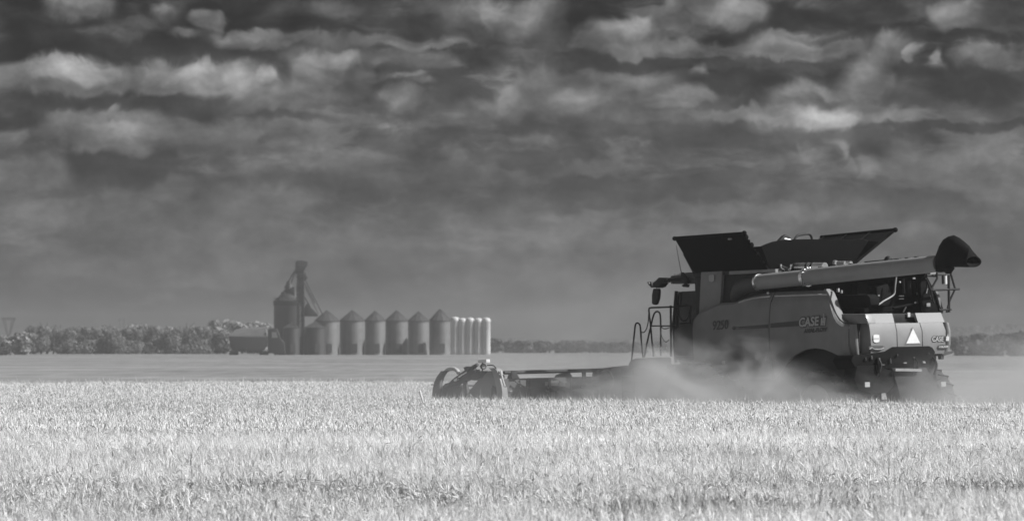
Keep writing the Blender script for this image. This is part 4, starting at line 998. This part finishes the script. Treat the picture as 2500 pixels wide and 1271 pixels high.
# ------------------------------------------------------------------ farm yard about a kilometre off
YB = 1050.0; S = YB / F          # metres per photo pixel there
def Xf(px, Y=YB): return (px - CX) / F * Y
def Zf(py, Y=YB): return CZ + (HY - py) / F * Y
def cyl_rings(x, y, prof, n=28):
    return [[Vector((x + r * math.cos(t), y + r * math.sin(t), z)) for t in (2 * math.pi * k / n for k in range(n))] for r, z in prof]
def bin_(px0, px1, ytop_wall, ytop_cone, label, group=None, mat='galv', roof='binroof', name='grain_bin', dy=0.0, tip=.25, cat='grain bin'):
    Y = YB + dy; x = Xf((px0 + px1) / 2, Y); r = (px1 - px0) / 2 * Y / F; zw = Zf(ytop_wall, Y); zc = Zf(ytop_cone, Y)
    e = empty(name, (x, Y, 0)); tag(e, label, cat, group)
    mb = MB(); prof = []; nr_ = 26
    for k in range(nr_ * 2 + 1): prof.append((r - (.03 if k % 2 else 0), zw * k / (nr_ * 2)))
    mb.loft(cyl_rings(0, 0, prof)); mb.build('wall', M[mat], e, smooth=0)
    mb = MB(); mb.loft(cyl_rings(0, 0, [(r * 1.04, zw - .05), (r * 1.04, zw + .05), (r * .16, zc - .15), (r * .14, zc + .05), (r * .05, zc + .2)], 28))
    for k in range(14):
        t = 2 * math.pi * k / 14; d = Vector((math.cos(t), math.sin(t), 0)); mb.tube([d * r * 1.03 + Vector((0, 0, zw + .1)), d * r * .16 + Vector((0, 0, zc - .08))], .04, 4)
    mb.build('roof', M[roof], e, smooth=20)
    mb = MB(); a = -2.2; d = Vector((math.cos(a), math.sin(a), 0)); s_ = Vector((-d.y, d.x, 0)) * .22
    for q in (-1, 1): mb.tube([d * (r + .15) + s_ * q + Vector((0, 0, .3)), d * (r + .15) + s_ * q + Vector((0, 0, zw + .1))], .03, 5)
    for k in range(int(zw / .4)): mb.tube([d * (r + .15) - s_ + Vector((0, 0, .4 + k * .4)), d * (r + .15) + s_ + Vector((0, 0, .4 + k * .4))], .02, 4)
    mb.build('ladder', M['legsteel'], e)
    mb = MB(); a = -1.35; d = Vector((math.cos(a), math.sin(a), 0)); s_ = Vector((-d.y, d.x, 0)) * .5
    mb.prism([d * (r + .02) - s_ + Vector((0, 0, .4)), d * (r + .02) + s_ + Vector((0, 0, .4)), d * (r + .02) + s_ + Vector((0, 0, 2.2)), d * (r + .02) - s_ + Vector((0, 0, 2.2))], d * .06); mb.build('door', M['binroof'], e)
    return e
G = 'round steel bins of the far farm yard'
bin_(768, 829, 784, 759, 'steel grain bin with pointed roof, first cone-roofed bin right of the elevator leg', G, dy=0)
bin_(830, 891, 783, 759, 'steel grain bin with wide dark cone roof, second from the elevator', G, dy=6)
bin_(891, 941, 783, 760, 'steel grain bin with narrow cone roof, third from the elevator', G, dy=0)
bin_(941, 996, 783, 759, 'steel grain bin in the row, third from the white tanks', G, dy=6)
bin_(996, 1048, 784, 762, 'steel grain bin with low rounded cone, second from the white tanks', G, dy=0)
bin_(1048, 1101, 783, 756, 'steel grain bin with the sharpest, highest tip, touching the white tanks', G, dy=4)
# dark squat bins and overhead tank under the leg
bin_(690, 732, 800, 789, 'short dark hopper bin under the overhead tank of the elevator', mat='legsteel', roof='legsteel', dy=-8)
bin_(744, 796, 800, 786, 'dark unpainted steel bin between the truck and the first pale bin', mat='legsteel', roof='binroof', dy=-4)
# overhead tank
e = empty('overhead_tank', (Xf(704), YB + 4, 0)); tag(e, 'big dark round overhead tank with a black rim at the foot of the elevator', 'tank')
r = 37.5 * S
mb = MB(); mb.loft(cyl_rings(0, 0, [(r, 0.0), (r, Zf(742))], 36)); mb.build('wall', M['legsteel'], e, smooth=30)
mb = MB(); mb.loft(cyl_rings(0, 0, [(r * 1.03, Zf(745)), (r * 1.05, Zf(735)), (r * 1.0, Zf(733))], 36)); mb.build('rim', M['black'], e, smooth=30)
mb = MB(); mb.loft(cyl_rings(0, 0, [(r * .98, Zf(733)), (r * .7, Zf(724)), (r * .3, Zf(706)), (r * .18, Zf(694)), (r * .04, Zf(690))], 30)); mb.build('roof', M['legsteel'], e, smooth=20)
for px, y0, y1, w_ in ((690, 728, 712, 5), (702, 708, 686, 4), (714, 725, 700, 4), (682, 733, 722, 3)):
    mb = MB(); a_ = Vector((Xf(px) - Xf(704), -1.2, Zf(y0))); mb.box(a_ + Vector((-w_ * S, -.5, 0)), a_ + Vector((w_ * S, .5, Zf(y1) - Zf(y0))), .08); mb.build('roof_vent', M['legsteel'], e)
mb = MB()
for k in range(12):
    t = 2 * math.pi * k / 12; mb.tube([(r * math.cos(t), r * math.sin(t), Zf(733)), (r * math.cos(t), r * math.sin(t), Zf(727))], .05, 4)
mb.tube([(r * math.cos(t), r * math.sin(t), Zf(727)) for t in np.linspace(0, 2 * math.pi, 24)], .05, 4); mb.build('catwalk_rail', M['legsteel'], e)
# elevator leg
ex = Xf(734); e = empty('elevator_leg', (ex, YB - 2, 0)); tag(e, 'tall dark bucket elevator leg rising behind the bins with slanting spouts', 'grain elevator')
def Lp(px, py, y=0.0): return Vector((Xf(px) - ex, y, Zf(py)))
mb = MB()
for dx in (-5, 5): mb.box(Lp(734 + dx, 862) + Vector((-.22, -.25, 0)), Lp(734 + dx, 660) + Vector((.22, .25, 0)))
mb.box(Lp(725, 738) + Vector((0, -.6, 0)), Lp(742, 692) + Vector((0, .6, 0)), .08); mb.box(Lp(729, 692) + Vector((0, -.45, 0)), Lp(739, 664) + Vector((0, .45, 0)), .08)
mb.build('leg_casing', M['legsteel'], e)
mb = MB(); w = 9
for (a, b_) in ((-w, -.7), (w, -.7), (-w, .9), (w, .9)): mb.tube([Lp(735 + a, 866, b_), Lp(735 + a * .8, 655, b_)], .10, 5)
for k in range(14):
    z0 = 866 - k * 15; 
    for y_ in (-.7, .9): mb.tube([Lp(735 - w, z0, y_), Lp(735 + w, z0 - 15, y_)], .06, 4); mb.tube([Lp(735 - w, z0 - 15, y_), Lp(735 + w, z0 - 15, y_)], .06, 4)
mb.build('lattice_tower', M['legsteel'], e)
mb = MB(); mb.prism([Lp(x, y, -.8) for x, y in ((722, 640), (727, 636), (744, 636), (753, 640), (752, 648), (745, 655), (742, 664), (728, 668), (723, 655))], (0, 1.6, 0), .1); mb.box(Lp(722, 668) + Vector((0, -.7, 0)), Lp(743, 650) + Vector((0, .7, 0)), .1); mb.build('head_box', M['legsteel'], e)
mb = MB(); mb.prism([Lp(x, y, -.5) for x, y in ((738, 668), (748, 670), (752, 678), (746, 686), (738, 682))], (0, 1, 0), .05); mb.build('drive_motor', M['legsteel'], e)
for y, w_ in ((676, 11), (697, 9), (656, 12)):
    mb = MB(); mb.box(Lp(735 - w_, y + 1, -1), Lp(735 + w_, y - 1, 1)); mb.tube([Lp(735 - w_, y - 7, -1), Lp(735 + w_, y - 7, -1)], .06, 4)
    for k in (-1, 0, 1): mb.tube([Lp(735 + w_ * k, y, -1), Lp(735 + w_ * k, y - 7, -1)], .05, 4)
    mb.build('platform', M['legsteel'], e)
for a, b_, r_ in (((723, 658), (696, 702), .13), ((745, 665), (752, 680), .12), ((722, 665), (712, 690), .10), ((744, 690), (770, 740), .10), ((745, 680), (790, 770), .11), ((742, 720), (755, 742), .16), ((746, 700), (778, 766), .07)):
    mb = MB(); mb.tube([Lp(*a), Lp(*b_)], r_, 8); mb.build('spout', M['legsteel'], e)
mb = MB(); mb.prism([Lp(x, y, -.4) for x, y in ((749, 741), (756, 740), (760, 752), (768, 758), (776, 766), (778, 772), (745, 772), (742, 755))], (0, .9, 0), .05); mb.build('distributor', M['legsteel'], e)
# white tanks
for k, (px, h, nm) in enumerate(((1110.5, 773, 'slim white upright tank touching the cone-roofed bins, slightly taller than its neighbours'), (1128.5, 776, 'slim white upright tank, second from the cone-roofed bins'), (1147.5, 775, 'slim white upright tank in the middle of the white cluster'), (1167.5, 776, 'slim white upright tank, second from the free end of the white cluster'), (1187, 775, 'slim white upright tank standing at the free right end of the row'))):
    e = empty('white_tank', (Xf(px), YB - 3, 0)); tag(e, nm, 'tank', 'slim white tanks at the end of the bin row'); r = 10.5 * S; z = Zf(h)
    mb = MB(); mb.loft(cyl_rings(0, 0, [(r * .9, .05), (r, .3), (r, 1.0), (r, z - .9), (r * 1.04, z - .85), (r * 1.04, z - .72), (r, z - .5), (r * .97, z - .3), (r * .8, z - .12), (r * .3, z)], 24)); mb.build('shell', M['whitetank'], e, smooth=40)
    mb = MB(); 
    mb.tube([(0, -r * 1.02, .2), (0, -r * 1.02, z - .8)], .10, 6)
    mb.build('fill_pipe', M['grey'], e)
    mb = MB(); mb.tube([(0, 0, z - .05), (0, 0, z + .12)], .22, 12); mb.build('hatch', M['grey'], e)
# grain truck
tx = Xf(612); e = empty('grain_truck', (tx, YB - 20, 0)); tag(e, 'dark grain truck with a tarped hopper trailer parked left of the elevator', 'truck')
YT = YB - 20
def Tp(px, py, y=-1.3): return Vector((Xf(px, YT) - tx, y, Zf(py, YT)))
mb = MB(); mb.prism([Tp(x, y) for x, y in ((559, 819), (652, 820), (652, 845), (645, 852), (634, 858), (612, 858), (600, 848), (592, 858), (570, 858), (563, 846))], (0, 2.6, 0), .05); tb = mb.build('trailer_body', M['legsteel'], e)
mb = MB(); mb.loft([[Tp(557, 820, -1.35), Tp(576, 804, -.4), Tp(590, 800, .4), Tp(566, 818, 1.3)], [Tp(650, 823, -1.35), Tp(650, 800, -.4), Tp(650, 797, .4), Tp(650, 818, 1.3)]]); mb.build('tarp', M['tarp'], e)
mb = MB(); mb.prism([Tp(x, y, -1.2) for x, y in ((654, 806), (660, 802), (676, 801), (681, 812), (684, 828), (694, 834), (697, 862), (654, 862))], (0, 2.4, 0), .1); cb = mb.build('cab', M['legsteel'], e)
mb = MB(); mb.prism([Tp(x, y, -1.24) for x, y in ((664, 810), (675, 810), (679, 824), (664, 824))], (0, .03, 0)); mb.build('window', M['grey'], cb)
for px in (566, 577, 640, 650, 690):
    mb = MB(); c = Tp(px, 862, -1.1); mb.tube([c, c + Vector((0, .5, 0))], .5, 16); mb.build('wheel', M['tyre'], e)
# lattice masts
def pylon(px, Y, ytop, hw_px, label):
    e = empty('power_pylon', (Xf(px, Y), Y, 0)); tag(e, label, 'pylon', 'power line masts beyond the trees'); k = Y / F
    def Q(dx, py, y=0.): return Vector((dx * k, y, Zf(py, Y)))
    mb = MB()
    for s in (-1, 1):
        mb.tube([Q(s * hw_px * .85, ytop + 2), Q(s * 3, ytop + 42)], .30, 6); mb.tube([Q(s * hw_px * .45, ytop + 4), Q(s * 1.5, ytop + 42)], .22, 6)
        for j in range(5):
            t = j / 5; mb.tube([Q(s * hw_px * (.85 - .7 * t), ytop + 2 + 40 * t), Q(s * hw_px * (.45 - .3 * (t + .2)), ytop + 4 + 38 * (t + .2))], .12, 4)
        mb.tube([Q(s * 3, ytop + 42), Q(s * 5, ytop + 92)], .28, 6)
    for j in range(5): mb.tube([Q(-3.5, ytop + 45 + 9 * j), Q(3.5, ytop + 54 + 9 * j)], .12, 4)
    mb.build('mast', M['legsteel'], e)
    mb = MB(); mb.tube([Q(-hw_px, ytop), Q(hw_px, ytop)], .30, 6); mb.tube([Q(-hw_px, ytop), Q(-hw_px * .5, ytop + 4), Q(hw_px * .5, ytop + 4), Q(hw_px, ytop)], .2, 6); mb.build('crossarm', M['legsteel'], e)
    for dx in (-hw_px, 0, hw_px):
        mb = MB(); mb.tube([Q(dx, ytop), Q(dx, ytop + 5)], .14, 6); mb.build('insulator', M['legsteel'], e)
pylon(21, 2300, 776, 17, 'V-shaped lattice power pylon standing alone near the left edge of the field')
pylon(297, 3400, 777, 9, 'small faint power pylon just showing above the shelterbelt trees')

# ------------------------------------------------------------------ trees
def crown_mesh(name, w, h, n, seed, mat, z0=.15, leaf=.32):
    r = np.random.default_rng(seed)
    K = 11; cs = np.stack([r.normal(0, .27, K) * w, r.normal(0, .25, K) * w, h * (z0 + (1 - z0) * (.18 + .66 * r.random(K)))], -1)
    rad = (0.24 + .16 * r.random(K)) * min(w, h) * (1.1 - .45 * (cs[:, 2] / h))
    cs[0] = (0, 0, h * .55); rad[0] = .36 * w
    k = r.integers(0, K, n); d = r.normal(0, 1, (n, 3)); d /= np.linalg.norm(d, axis=1)[:, None]
    rr2 = rad[k] * (.55 + .5 * r.random(n)); p = cs[k] + d * rr2[:, None] * np.array([1, 1, .85]) - np.array([0, 0, .09 * h])
    p[:, 2] = np.clip(p[:, 2], .1, h)
    a = r.normal(0, 1, (n, 3)); a /= np.linalg.norm(a, axis=1)[:, None]; b_ = np.cross(a, d); b_ /= np.linalg.norm(b_, axis=1)[:, None] + 1e-6
    s = leaf * (.6 + .8 * r.random(n))[:, None]
    V = np.stack([p - a * s, p + b_ * s * .7, p + a * s, p - b_ * s * .7], 1).reshape(-1, 3)
    tint = np.repeat(np.clip(r.normal(1, .15, n) * (.85 + .3 * r.random(K)[k]), .4, 1.6), 4)
    me_o = raw_mesh(name, V, np.arange(4 * n), np.full(n, 4), mat, {'tint': (tint, 'POINT')})
    return me_o
def make_tree(w, h, n, seed, mat, name='shelterbelt_tree', z0=.0, leaf=.32):
    e = empty(name); c = crown_mesh('crown', w, h, n, seed, mat, z0, leaf); c.parent = e
    r = random.Random(seed); mb = MB(); mb.tube([(0, 0, -.2), (.05 * w, 0, h * .25), (0, 0, h * .55), (0, 0, h * .8)], [.05 * w, .04 * w, .025 * w, .01 * w], 7)
    for k in range(5):
        t = r.random() * 6.28; z = h * (.2 + .1 * k); mb.tube([(0, 0, z), (.3 * w * math.cos(t), .3 * w * math.sin(t), z + .2 * h)], [.02 * w, .008 * w], 5)
    mb.build('trunk', M['bark'], e); return e
def dup(src, loc, rz, sc):
    o = src.copy(); COL.objects.link(o); o.location = loc; o.rotation_euler = (0, 0, rz); o.scale = sc
    for ch in list(src.children):
        c = ch.copy(); COL.objects.link(c); c.parent = o
    return o
protos = {}
for k, (w, h) in enumerate(((4.6, 6.3), (5.4, 6.8), (4.0, 5.8), (6.0, 6.4))): protos['b', k] = make_tree(w, h, 1500, 40 + k, M['leaf'])
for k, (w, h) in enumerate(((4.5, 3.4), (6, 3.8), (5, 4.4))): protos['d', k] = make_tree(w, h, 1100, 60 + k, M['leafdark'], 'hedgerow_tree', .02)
for k, (w, h) in enumerate(((3.2, 4.2), (3.8, 5.6))): protos['p', k] = make_tree(w, h, 900, 80 + k, M['leafpale'], 'pale_willow', .05)
used = set()
def plant(key, px, ytop, Y, label, group, cat='tree', wk=1.0):
    src = protos[key]; h0 = max(v.co.z for v in [c for c in src.children if c.name.startswith('crown')][0].data.vertices)
    s = (Zf(ytop, Y)) / h0; loc = (Xf(px, Y), Y, 0); rz = random.random() * 6.28
    if key in used: o = dup(src, loc, rz, (s * wk, s * wk, s))
    else: used.add(key); o = src; o.location = loc; o.rotation_euler = (0, 0, rz); o.scale = (s * wk, s * wk, s)
    tag(o, label, cat, group); return o
GB = 'trees of the long shelterbelt left of the truck'
belt = 'hazy grey broadleaf tree in the long shelterbelt between the pylon and the truck'
px = 84.0; k = 0
ORD = 'first second third fourth fifth sixth seventh eighth ninth tenth eleventh twelfth thirteenth fourteenth fifteenth sixteenth seventeenth eighteenth nineteenth twentieth'.split() + ['twenty-' + q for q in 'first second third fourth fifth sixth seventh eighth ninth'.split()] + ['thirtieth', 'thirty-first', 'thirty-second', 'thirty-third', 'thirty-fourth']
while px < 556:
    yt = 797 + 5 * math.sin(px * .05) + random.uniform(-3, 4)
    plant(('b', random.randrange(4)), px, yt, 1130 + random.uniform(-12, 25), 'hazy broadleaf tree of the shelterbelt, %s from its left end beside the pylon' % ORD[k], GB, wk=random.uniform(.8, 1.0)); k += 1; px += random.uniform(15, 22)
for px, yt, Yp, lb in ((250, 791, 1180, 'pale-topped tree rising from the shelterbelt above its left half'), (340, 790, 1180, 'pale-topped tree just right of the small faint pylon'), (368, 788, 1184, 'pale round-topped tree rising from the middle of the shelterbelt'), (405, 794, 1180, 'small pale tree tip in the right half of the shelterbelt'), (455, 793, 1182, 'pale tree tip between the shelterbelt middle and the truck'),
                      (548, 777, 1190, 'pale rounded tree top behind the left end of the grain truck'), (590, 784, 1190, 'pale tree top behind the tarp of the grain truck'), (635, 782, 1190, 'pale tree top between the truck and the dark overhead tank'),
                      (38, 819, 1060, 'small pale bush beside the large pylon'), (62, 808, 1060, 'taller pale bush at the left end of the shelterbelt'), (6, 815, 1100, 'pale bush cut off by the left edge of the picture')):
    plant(('p', random.randrange(2)), px, yt, Yp, lb, 'pale sunlit willows of the shelterbelt', wk=1.15)
plant(('d', 1), -6, 832, 1020, 'dark bush at the very left edge, low in front of the pale ones', 'dark hedge trees')
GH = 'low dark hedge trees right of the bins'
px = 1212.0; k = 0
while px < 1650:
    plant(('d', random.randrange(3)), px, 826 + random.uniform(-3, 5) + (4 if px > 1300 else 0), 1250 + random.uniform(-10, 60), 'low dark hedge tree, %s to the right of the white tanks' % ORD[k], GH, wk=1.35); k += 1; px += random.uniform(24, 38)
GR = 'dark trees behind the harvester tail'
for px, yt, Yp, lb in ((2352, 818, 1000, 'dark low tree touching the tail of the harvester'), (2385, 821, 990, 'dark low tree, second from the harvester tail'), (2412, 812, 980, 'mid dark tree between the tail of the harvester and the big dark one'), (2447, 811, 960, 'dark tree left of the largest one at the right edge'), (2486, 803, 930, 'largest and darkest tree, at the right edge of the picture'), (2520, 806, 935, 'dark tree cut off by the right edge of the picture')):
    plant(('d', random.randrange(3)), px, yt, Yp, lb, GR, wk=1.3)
# distant woodland, one far mass
def far_wood():
    n = 42000; r = np.random.default_rng(9)
    x = r.uniform(-620, 620, n); y = r.uniform(3000, 3060, n)
    top = np.where(x > 232, 8.5, 2.5) + np.where(x > 232, 4.0, 1.5) * val_noise(x, y * 0, 26, 21) + 1.5 * val_noise(x, y * 0, 7, 22)
    z = top * r.random(n) ** .6
    a = r.random(n) * math.pi; s = r.uniform(.8, 1.7, n)
    d = np.stack([np.cos(a), np.sin(a) * .3, r.uniform(-.5, .5, n)], -1) * s[:, None]; u = np.stack([r.uniform(-.3, .3, n), r.uniform(-.5, .5, n), np.ones(n)], -1) * s[:, None] * .8
    p = np.stack([x, y, z], -1); V = np.stack([p - d, p - u, p + d, p + u], 1).reshape(-1, 3)
    o = raw_mesh('distant_woodland', V, np.arange(4 * n), np.full(n, 4), M['leaf'], {'tint': (np.repeat(np.clip(r.normal(1, .3, n), .3, 1.8), 4), 'POINT')})
    tag(o, 'far pale belt of woodland along the horizon', 'woodland', kind='stuff')
far_wood()
# white stake in the crop
p = at(1028.5, 978, 116); p.z = 0
e = empty('marker_stake', p); tag(e, 'thin white leaning stake standing in the wheat ahead of the header', 'stake')
mb = MB(); k = 116 / F; t0_ = at(1025, 955, 116) - p; b0_ = at(1032, 978, 116) - p; d = (t0_ - b0_); mb.tube([b0_ - d * 3.2, b0_, t0_], [.02, .022, .022], 8); mb.sphere(t0_, .026); mb.build('rod', M['white'], e)

# ------------------------------------------------------------------ air: even haze, and the dust the machine throws up
def volume_mat(name, dens, col, aniso=0.0, noise_=None):
    m = bpy.data.materials.new(name); m.use_nodes = True; nt = m.node_tree; nt.nodes.clear()
    v = nt.nodes.new('ShaderNodeVolumePrincipled'); v.inputs['Color'].default_value = (col, col, col, 1); v.inputs['Anisotropy'].default_value = aniso; v.inputs['Density'].default_value = dens
    o = nt.nodes.new('ShaderNodeOutputMaterial'); nt.links.new(v.outputs[0], o.inputs['Volume'])
    if noise_: noise_(nt, v)
    return m
mb = MB(); mb.box((-700, -14, -1.0), (700, 3500, 22)); hz = mb.build('haze', volume_mat('haze_air', 0.00040, 0.30), smooth=0); tag(hz, kind='stuff')

def dust_noise(dens, scale, seed, top, soft, th0, th1):
    def f(nt, v):
        L_ = nt.links.new
        t = nt.nodes.new('ShaderNodeTexCoord'); sp = nt.nodes.new('ShaderNodeSeparateXYZ'); L_(t.outputs['Generated'], sp.inputs[0])
        mp = nt.nodes.new('ShaderNodeMapping'); mp.inputs['Location'].default_value = (seed, seed * .7, 0); mp.inputs['Scale'].default_value = (.75, 1, 1.5); mp.inputs['Rotation'].default_value = (0, .45, 0); L_(t.outputs['Object'], mp.inputs[0])
        n = nt.nodes.new('ShaderNodeTexNoise'); n.inputs['Scale'].default_value = scale; n.inputs['Detail'].default_value = 6; n.inputs['Roughness'].default_value = .66; n.inputs['Distortion'].default_value = .9; L_(mp.outputs[0], n.inputs['Vector'])
        def mm(op, a, b=None, c=None, cl=False):
            q = nt.nodes.new('ShaderNodeMath'); q.operation = op; q.use_clamp = cl
            for i, x in enumerate((a, b, c)):
                if x is None: continue
                if isinstance(x, (int, float)): q.inputs[i].default_value = x
                else: L_(x, q.inputs[i])
            return q.outputs[0]
        # ellipsoidal fall-off in the unit box, denser low down
        cx = mm('MULTIPLY_ADD', sp.outputs[0], 2, -1); cy = mm('MULTIPLY_ADD', sp.outputs[1], 2, -1); z = sp.outputs[2]
        r2 = mm('ADD', mm('MULTIPLY', cx, cx), mm('MULTIPLY', cy, cy)); r2 = mm('ADD', r2, mm('MULTIPLY', z, z))
        fall = mm('SUBTRACT', 1.0, r2, cl=True)
        sh = mm('ADD', n.outputs['Fac'], mm('MULTIPLY_ADD', fall, .55, -.38))
        mr_ = nt.nodes.new('ShaderNodeMapRange'); mr_.interpolation_type = 'SMOOTHSTEP'; L_(sh, mr_.inputs['Value'])
        mr_.inputs['From Min'].default_value = th0; mr_.inputs['From Max'].default_value = th1; mr_.inputs['To Max'].default_value = dens
        d = mm('MULTIPLY', mr_.outputs['Result'], mm('POWER', fall, .6)); L_(d, v.inputs['Density'])
    return f
def dust(label, c, size, dens, scale, seed, th0=.38, th1=.85, rz=0):
    mb = MB(); mb.box((-size[0] / 2, -size[1] / 2, 0), (size[0] / 2, size[1] / 2, size[2]))
    o = mb.build('dust_cloud', volume_mat('dust_%d' % int(seed), dens, .62, .1, dust_noise(dens, scale, seed, 1, 1, th0, th1)), smooth=0)
    o.location = c; o.rotation_euler = (0, 0, rz); tag(o, label, 'dust', kind='stuff'); return o
lx = lambda u, v: (ROOT.x - math.sin(TH) * u - math.cos(TH) * v, ROOT.y + math.cos(TH) * u - math.sin(TH) * v, 0.05)
RZ_ = R(130)
dust('thick dust boiling low along the near side of the harvester', lx(2.2, 4.5), (14.5, 7.0, 3.1), 1.7, .62, 3.0, .33, .80, rz=RZ_)
dust('pale dust trailing low behind the tail of the harvester', lx(-8.0, .5), (19, 18, 3.2), .75, .42, 9.0, .24, .80, rz=RZ_)
dust('thin dust hanging round the cab and over the header', lx(8.0, .5), (14, 17, 4.6), .12, .34, 17.0, .20, .9, rz=RZ_)
dust('thin low dust veiling the near end of the header', lx(8.6, 6.2), (9, 9, 2.4), .14, .3, 23.0, .05, .7, rz=RZ_)
